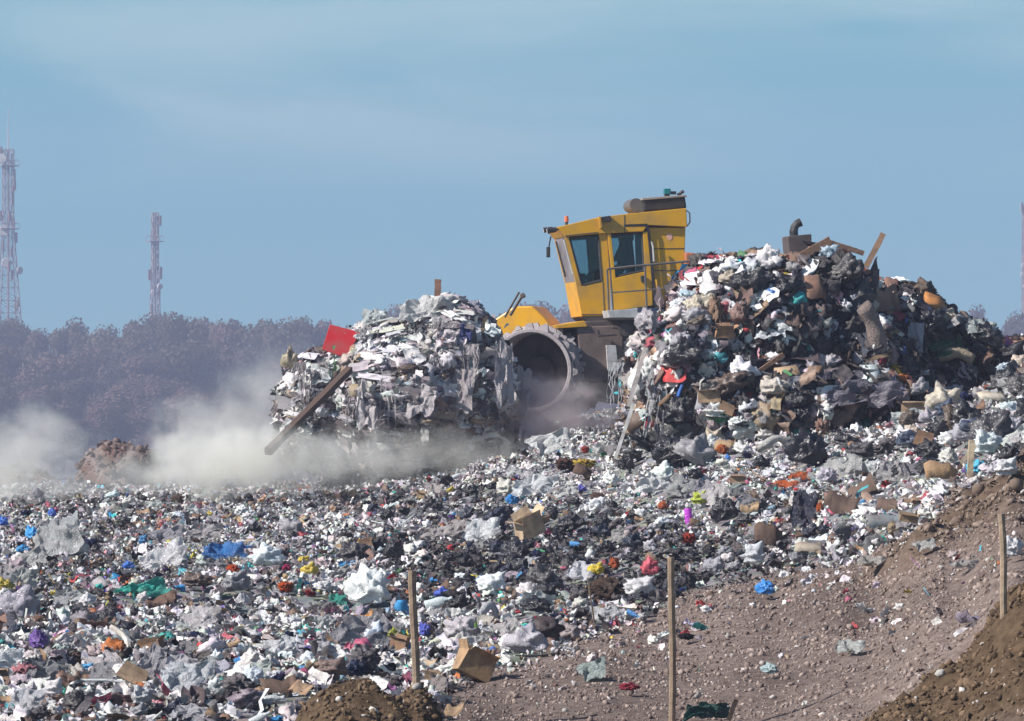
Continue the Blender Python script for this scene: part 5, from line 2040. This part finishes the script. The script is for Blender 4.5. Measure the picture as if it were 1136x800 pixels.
    hm = mesh_np('hair', vv + np.array([-.015, 0, .785]), f, smooth=True)
    link_mesh('hair', hm, M['hair'], o)
    tag(o, 'person in a dark red shirt sitting at the controls in the yellow cab', 'person')


driver()


# ------------------------------------------------------------------ trees
def crown_mesh(seed, n, rad, hgt, leaf):
    rng = np.random.default_rng(seed)
    lob = []
    for k in range(11):
        t = rng.random()
        a = rng.random() * 6.28
        rr = rad * (.15 + .62 * rng.random())
        lob.append((np.array([math.cos(a) * rr, math.sin(a) * rr, hgt * (-.32 + .72 * t)]), rad * rng.uniform(.28, .5)))
    lob.append((np.array([0, 0, hgt * .36]), rad * .42))
    per = n // len(lob)
    P, NN = [], []
    for c, r in lob:
        d = rng.normal(0, 1, (per, 3))
        d /= np.linalg.norm(d, axis=1, keepdims=True)
        P.append(c + d * r * rng.uniform(.45, 1.12, (per, 1)) * np.array([1, 1, .85]))
        NN.append(d + rng.normal(0, .38, (per, 3)))
    P, NN = np.concatenate(P), np.concatenate(NN)
    NN /= np.linalg.norm(NN, axis=1, keepdims=True)
    m = len(P)
    Rm = rot_mats(m, rng, .3, NN)
    quad = np.array([[-.5, -.35, 0], [.1, -.5, .08], [.5, .1, 0], [-.1, .5, .1]])
    s = leaf * rng.uniform(.6, 1.4, m)
    v = np.einsum('nij,vj->nvi', Rm, quad) * s[:, None, None] + P[:, None]
    f = np.arange(m * 4).reshape(m, 4)
    return mesh_np('crown', v.reshape(-1, 3), f)


def trunk_mb(seed, h, r):
    rng = random.Random(seed)
    mb = MB()
    pts = [(rng.uniform(-.1, .1) * k, rng.uniform(-.1, .1) * k, h * k / 5) for k in range(6)]
    mb.tube(pts, [r * (1.25 if k == 0 else 1 - .13 * k) for k in range(6)], 8)
    for k in range(7):
        a = rng.random() * 6.28
        z = h * rng.uniform(.45, .95)
        l = h * rng.uniform(.25, .45)
        mb.tube([(0, 0, z), (math.cos(a) * l * .5, math.sin(a) * l * .5, z + l * .4), (math.cos(a) * l, math.sin(a) * l, z + l * .9)], [r * .45, r * .3, r * .1], 5)
    return mb


CROWNS = [crown_mesh(s, 9000, 4.2, 9, .30) for s in range(1, 6)]
TRUNKS = []
for s in range(3):
    mbt = trunk_mb(s, 9, .28)
    me = bpy.data.meshes.new('trunk')
    me.from_pydata(mbt.v, [], mbt.f)
    me.materials.append(M['bark'])
    TRUNKS.append(me)
CM = {}
for i, c in enumerate(CROWNS):
    for k in ('leaf_olive', 'leaf_dark', 'leaf_brown'):
        cc = c.copy()
        cc.materials.append(M[k])
        CM[(i, k)] = cc
GROUND_Z = -11.0


TM = 2.2


def tree(px, top, Y, wpx, leaf, name, label, group):
    Y = Y * TM
    x = (px - CX) / F * Y
    zt = CZ + (HY - top) / F * Y
    H_ = zt - GROUND_Z
    o = empty(name, (x, Y, GROUND_Z), random.uniform(0, 6.28))
    tag(o, label, 'tree', group)
    k = random.randrange(5)
    wr = wpx / F * Y / 2 / 4.2
    hc = min(H_ * .8, 10.5 * Y / 400)
    c = bpy.data.objects.new('crown', CM[(k, leaf)])
    COL.objects.link(c)
    c.parent = o
    c.scale = (wr, wr, hc / 9 * .88)
    c.location = (0, 0, H_ - hc * .47)
    t = bpy.data.objects.new('trunk', TRUNKS[k % 3])
    COL.objects.link(t)
    t.parent = o
    t.scale = (1.8, 1.8, (H_ - hc * .5) / 9)


random.seed(21)
backs = [(-400, 354), (-350, 350), (-300, 358), (-255, 352), (-210, 356), (-165, 350), (-120, 357), (-80, 353), (-40, 352), (8, 356), (45, 366), (84, 352), (118, 362), (150, 364), (190, 349), (222, 350), (258, 354), (296, 357), (330, 356), (362, 358), (395, 362), (440, 338), (474, 340), (520, 356), (560, 345), (600, 336), (632, 340), (664, 352), (700, 356), (740, 360), (790, 356), (850, 352), (910, 358), (970, 362)]
for a, b in backs:
    tree(a, b + random.uniform(-3, 3), random.uniform(395, 420), random.uniform(62, 92), random.choice(['leaf_dark', 'leaf_olive', 'leaf_olive', 'leaf_brown']), 'broadleaf_tree',
         'tree in the hazy tree line along the skyline behind the machine', 'trees along the skyline')
for a, b in ((172, 350), (160, 362), (186, 358), (10, 360), (24, 362)):
    tree(a, b, 425, 70, 'leaf_olive', 'broadleaf_tree', 'tree at the foot of a lattice tower on the hazy skyline', 'trees around the lattice towers')
for row, (y0, y1, Ya, Yb, stp) in enumerate(((378, 404, 378, 392, 36), (412, 434, 356, 370, 38), (446, 480, 334, 348, 46))):
    a = -330 + row * 13
    while a < 690:
        tree(a + random.uniform(-10, 10), random.uniform(y0, y1), random.uniform(Ya, Yb), random.uniform(66, 100), random.choice(['leaf_dark', 'leaf_olive', 'leaf_brown', 'leaf_brown']), 'broadleaf_tree',
             ['tree halfway down the hazy wood, crown below the skyline', 'low tree in the hazy wood above the dust', 'small tree at the foot of the hazy wood behind the dust'][row],
             ['trees in the middle of the wood', 'lower trees of the wood', 'trees at the foot of the wood'][row])
        a += stp
tree(1084, 338, 400, 52, 'leaf_dark', 'broadleaf_tree', 'dark round tree rising behind the ridge, clear of the picture edge', None)
tree(1136, 347, 405, 50, 'leaf_dark', 'broadleaf_tree', 'dark tree behind the ridge at the picture edge beside a thin mast', None)
tree(1190, 345, 405, 70, 'leaf_olive', 'broadleaf_tree', 'olive tree behind the ridge past the thin mast', None)
tree(1050, 372, 405, 60, 'leaf_dark', 'broadleaf_tree', 'low dark tree mostly hidden by the ridge', None)


# ------------------------------------------------------------------ lattice towers
def tower(px, top, Y, wt, wb, ybase, label, drums, plats, whip=0, name='lattice_tower', panels=0, mid=None):
    Y = Y * TM
    s = Y / F
    x = (px - CX) * s
    zt = CZ + (HY - top) * s
    zb = GROUND_Z
    o = empty(name, (x, Y, zb), R(20))
    tag(o, label, 'tower')
    h = zt - zb
    zr = (CZ + (HY - ybase) * s) - zb          # height where the base width is seen
    zm = (CZ + (HY - mid) * s) - zb if mid else None

    def wid(z):
        if zm is not None:
            if z > zm:
                return wt * s / 2 / 1.28
            return (wt + (wb - wt) * (zm - z) / (zm - zr)) * s / 2 / 1.28
        return (wt + (wb - wt) * (h - z) / (h - zr)) * s / 2
    n = max(8, int(h / 2.6))
    r = .075 * TM
    cs = [(-1, -1), (1, -1), (1, 1), (-1, 1)]
    for (cx, cy) in cs:
        mb = MB()
        zs = [h * i / n for i in range(n + 1)]
        mb.tube([(cx * wid(a), cy * wid(a), a) for a in zs], r * .75, 4)
        mb.build('mast_leg', M['mast'], o)
    mb = MB()
    for i in range(n):
        a, b = h * i / n, h * (i + 1) / n
        for k in range(4):
            c0, c1 = cs[k], cs[(k + 1) % 4]
            mb.bar((c0[0] * wid(a), c0[1] * wid(a), a), (c1[0] * wid(b), c1[1] * wid(b), b), .058, n=4, caps=False)
            mb.bar((c1[0] * wid(a), c1[1] * wid(a), a), (c0[0] * wid(b), c0[1] * wid(b), b), .058, n=4, caps=False)
            mb.bar((c0[0] * wid(b), c0[1] * wid(b), b), (c1[0] * wid(b), c1[1] * wid(b), b), .058, n=4, caps=False)
    mb.build('bracing', M['mast'], o)
    mb = MB()
    mb.bar((0, 0, 0), (0, 0, h), .24, n=6)
    mb.build('cable_run', M['mast'], o)
    for (dpx, dpy, rr) in drums:
        mb = MB()
        rr = rr * TM
        z = CZ + (HY - dpy) * s - zb
        mb.bar((dpx * s, -wid(z) - .1, z), (dpx * s * 1.1, -wid(z) - .5, z), rr, rr * .9, 14)
        mb.bar((dpx * s, -wid(z) - .1, z), (0, -wid(z) * .6, z), .1)
        mb.build('dish', M['mast_white'], o)
    for py in plats:
        mb = MB()
        z = CZ + (HY - py) * s - zb
        w = wid(z) + .9
        mb.box((0, 0, z), (w, w, .1))
        for (cx, cy) in cs:
            mb.bar((cx * w, cy * w, z), (cx * w, cy * w, z + 1.2), .05, n=4)
        for k in range(4):
            c0, c1 = cs[k], cs[(k + 1) % 4]
            mb.bar((c0[0] * w, c0[1] * w, z + 1.2), (c1[0] * w, c1[1] * w, z + 1.2), .05, n=4)
        mb.build('platform', M['mast'], o)
    rng = random.Random(int(px))
    for k in range(panels):
        mb = MB()
        z = h - rng.uniform(.3, h * .55)
        a = rng.random() * 6.28
        w = wid(z) + .6
        mb.box((math.cos(a) * w, math.sin(a) * w, z), (.22, .22, 1.1))
        mb.bar((math.cos(a) * w, math.sin(a) * w, z), (math.cos(a) * w * .5, math.sin(a) * w * .5, z), .08)
        mb.build('panel_antenna', M['mast'], o)
    if whip:
        mb = MB()
        mb.bar((0, 0, h), (0, 0, h + whip * s), .14, .07)
        mb.build('whip_antenna', M['mast_white'], o)


tower(9, 166, 440, 13, 32, 365, 'tall lattice radio tower with a white whip antenna, nearer the edge than the other', [(-6, 256, .55), (-4, 292, .5), (-8, 176, .45), (10, 300, .4)], (254, 184), 46, panels=22, mid=250)
tower(172, 236, 450, 8, 12, 350, 'shorter slender lattice tower rising from the trees', [(-3, 325, .3), (4, 318, .3)], (268,), 0, panels=14, mid=290)
tower(1137, 228, 450, 4, 5, 350, 'thin lattice mast cut off by the picture edge above the ridge', [(-3, 295, .25), (-4, 305, .25), (-2, 318, .22)], (), 0, 'lattice_mast', panels=4)


# ------------------------------------------------------------------ dust and haze
def dust(name, c, r, dens, seed, label, col=(.985, .985, .965), noise=1.6, cut=.0):
    v, f = ICO[3]
    me = mesh_np(name, v, f)
    o = link_mesh(name, me, None)
    o.location = c
    o.scale = r
    m = bpy.data.materials.new(name)
    m.use_nodes = True
    nt = m.node_tree
    nt.nodes.clear()
    L = nt.links.new
    out = N(nt, 'ShaderNodeOutputMaterial')
    pv = N(nt, 'ShaderNodeVolumePrincipled')
    pv.inputs['Color'].default_value = (*col, 1)
    pv.inputs['Anisotropy'].default_value = .2
    tc = N(nt, 'ShaderNodeTexCoord')
    ln = N(nt, 'ShaderNodeVectorMath', operation='LENGTH')
    L(tc.outputs['Object'], ln.inputs[0])
    geo = N(nt, 'ShaderNodeNewGeometry')
    no = N(nt, 'ShaderNodeTexNoise')
    no.inputs['Scale'].default_value = noise
    no.inputs['Detail'].default_value = 6
    no.inputs['Roughness'].default_value = .6
    no.inputs['Distortion'].default_value = .5
    mp = N(nt, 'ShaderNodeMapping')
    mp.inputs['Location'].default_value = (seed * 3.1, seed * 1.7, 0)
    L(geo.outputs['Position'], mp.inputs[0])
    L(mp.outputs[0], no.inputs['Vector'])
    # falloff 1-r + noise
    s1 = N(nt, 'ShaderNodeMath', operation='SUBTRACT')
    s1.inputs[0].default_value = 1.0 - cut
    L(ln.outputs['Value'], s1.inputs[1])
    nm = N(nt, 'ShaderNodeMath', operation='MULTIPLY_ADD')
    L(no.outputs['Fac'], nm.inputs[0])
    nm.inputs[1].default_value = 3.0
    nm.inputs[2].default_value = -1.6
    ad = N(nt, 'ShaderNodeMath', operation='ADD')
    L(s1.outputs[0], ad.inputs[0])
    L(nm.outputs[0], ad.inputs[1])
    fall = N(nt, 'ShaderNodeMapRange')
    fall.inputs[1].default_value = 1.0
    fall.inputs[2].default_value = .7
    L(ln.outputs['Value'], fall.inputs[0])
    cl = N(nt, 'ShaderNodeMapRange', interpolation_type='SMOOTHSTEP')
    cl.inputs[1].default_value = .0
    cl.inputs[2].default_value = .75
    cl.inputs[4].default_value = dens
    L(ad.outputs[0], cl.inputs[0])
    mu = N(nt, 'ShaderNodeMath', operation='MULTIPLY')
    L(cl.outputs[0], mu.inputs[0])
    L(fall.outputs[0], mu.inputs[1])
    L(mu.outputs[0], pv.inputs['Density'])
    L(pv.outputs[0], out.inputs['Volume'])
    me.materials.append(m)
    tag(o, label, None, None, 'stuff')
    return o


def pxr(px, py, Y, rx, ry, rz):
    return W(px, py, Y), (rx / F * Y, ry, rz / F * Y)


BEIGE = (.998, .99, .945)
for (a_, b_, Y_, rx_, ry_, rz_, de_, cut_, no_, lab_) in (
        (250, 512, 80.4, 125, 1.7, 60, 1.5, -.02, 1.8, 'thick pale dust billowing past the end of the timber beam'),
        (345, 510, 80.8, 170, 1.7, 48, .75, .0, 2.2, 'pale dust drifting under the pushed heap'),
        (490, 505, 82.4, 150, 1.3, 40, .42, 0, 2.0, 'thin dust trailing towards the drum wheel'),
        (25, 515, 82.5, 115, 2.2, 86, .7, .06, 1.5, 'thin grey dust cloud over the far edge of the slope'),
        (150, 530, 82.5, 130, 2.0, 40, .25, .0, 1.5, 'faint dust in front of the reddish soil heap'),
        (225, 470, 83.5, 75, 1.4, 50, .7, .08, 1.6, 'wisp of dust rising above the dust cloud'),
        (300, 450, 87.5, 90, 1.6, 90, .45, .05, 1.4, 'faint dust rising behind the outer end of the heap')):
    c_, r_ = pxr(a_, b_, Y_, rx_, ry_, rz_)
    dust('dust_cloud', c_, r_, de_, a_ * .01, lab_, col=BEIGE, cut=cut_, noise=no_)
c_, r_ = pxr(600, 458, 84.8, 120, 1.4, 52)
dust('dust_cloud', c_, r_, 1.3, 3, 'mauve dust around the drum wheel', col=(.84, .75, .75), cut=-.1)

mb = MB()
mb.box((0, 670, 34.0), (420, 730, 46.2))
hm = bpy.data.materials.new('haze_air')
hm.use_nodes = True
nt = hm.node_tree
nt.nodes.clear()
out = N(nt, 'ShaderNodeOutputMaterial')
pv = N(nt, 'ShaderNodeVolumePrincipled')
pv.inputs['Color'].default_value = (.54, .61, .87, 1)
pv.inputs['Density'].default_value = .00056
nt.links.new(pv.outputs[0], out.inputs['Volume'])
haze = mb.build('haze', hm)
tag(haze, kind='stuff')

# ------------------------------------------------------------------ light, sky, camera
SUN = Vector((-.74, -.32, .60)).normalized()
ld = bpy.data.lights.new('sun', 'SUN')
ld.energy = 5.0
ld.angle = R(.6)
ld.color = (1, .95, .88)
sun = bpy.data.objects.new('sun', ld)
COL.objects.link(sun)
sun.location = (-30, -20, 40)
sun.rotation_euler = (-SUN).to_track_quat('-Z', 'Y').to_euler()

w = bpy.data.worlds.new('World')
scene.world = w
w.use_nodes = True
nt = w.node_tree
nt.nodes.clear()
L = nt.links.new
out = N(nt, 'ShaderNodeOutputWorld')
bg = N(nt, 'ShaderNodeBackground')
bg.inputs['Strength'].default_value = .068
sky = N(nt, 'ShaderNodeTexSky', sky_type='NISHITA')
sky.sun_disc = False
sky.sun_elevation = math.asin(SUN.z)
sky.sun_rotation = math.atan2(SUN.x, SUN.y)
sky.air_density = 1.0
sky.dust_density = .6
sky.ozone_density = 3.0
# a bluer band near the horizon with thin veil cloud
tc = N(nt, 'ShaderNodeTexCoord')
sx = N(nt, 'ShaderNodeSeparateXYZ')
L(tc.outputs['Generated'], sx.inputs[0])
rampz = N(nt, 'ShaderNodeValToRGB')
e = rampz.color_ramp.elements
e[0].position, e[0].color = 0.0, (1.94, 4.7, 5.82, 1)
e[1].position, e[1].color = .10, (1.3, 4.76, 5.88, 1)
e2 = rampz.color_ramp.elements.new(.035)
e2.color = (1.3, 4.47, 5.76, 1)
L(sx.outputs[2], rampz.inputs['Fac'])
mp = N(nt, 'ShaderNodeMapping')
mp.inputs['Scale'].default_value = (6, 6, 26)
mp.inputs['Rotation'].default_value = (0, R(2.5), 0)
L(tc.outputs['Generated'], mp.inputs[0])
cn = N(nt, 'ShaderNodeTexNoise')
cn.inputs['Scale'].default_value = 1.3
cn.inputs['Detail'].default_value = 7
cn.inputs['Roughness'].default_value = .5
cn.inputs['Distortion'].default_value = .4
L(mp.outputs[0], cn.inputs['Vector'])
cr = N(nt, 'ShaderNodeMapRange', interpolation_type='SMOOTHSTEP')
cr.inputs[1].default_value = .38
cr.inputs[2].default_value = .68
cr.inputs[4].default_value = .85
L(cn.outputs['Fac'], cr.inputs[0])
band = N(nt, 'ShaderNodeMapRange', interpolation_type='SMOOTHSTEP')
band.inputs[1].default_value = .036
band.inputs[2].default_value = .062
L(sx.outputs[2], band.inputs[0])
cm = N(nt, 'ShaderNodeMath', operation='MULTIPLY')
L(cr.outputs[0], cm.inputs[0])
L(band.outputs[0], cm.inputs[1])
cmix = N(nt, 'ShaderNodeMix', data_type='RGBA')
L(cm.outputs[0], cmix.inputs[0])
L(rampz.outputs[0], cmix.inputs[6])
cmix.inputs[7].default_value = (4.1, 6.5, 7.1, 1)
low = N(nt, 'ShaderNodeMapRange', interpolation_type='SMOOTHSTEP')
low.inputs[1].default_value = .10
low.inputs[2].default_value = .35
low.inputs[3].default_value = .9
low.inputs[4].default_value = 0
L(sx.outputs[2], low.inputs[0])
smix = N(nt, 'ShaderNodeMix', data_type='RGBA')
L(low.outputs[0], smix.inputs[0])
L(sky.outputs[0], smix.inputs[6])
L(cmix.outputs[2], smix.inputs[7])
L(smix.outputs[2], bg.inputs['Color'])
L(bg.outputs[0], out.inputs['Surface'])

cam = bpy.data.cameras.new('camera')
cam.sensor_width = 36
cam.lens = 36 * F / 1136
cam.clip_start = .5
cam.clip_end = 9000
co = bpy.data.objects.new('camera', cam)
COL.objects.link(co)
co.location = CAM
co.rotation_euler = (R(90) + math.atan((HY - 400) / F), 0, 0)
scene.camera = co

scene.view_settings.view_transform = 'Standard'
scene.view_settings.look = 'None'
scene.view_settings.exposure = 0.52
scene.view_settings.gamma = 1
scene.view_settings.use_curve_mapping = False
scene.cycles.use_denoising = True
scene.cycles.denoiser = 'OPENIMAGEDENOISE'
scene.cycles.denoising_prefilter = 'ACCURATE'
scene.cycles.max_bounces = 12
scene.cycles.diffuse_bounces = 3
scene.cycles.volume_bounces = 10
scene.cycles.transparent_max_bounces = 12
scene.cycles.volume_step_rate = .5
scene.cycles.volume_max_steps = 256
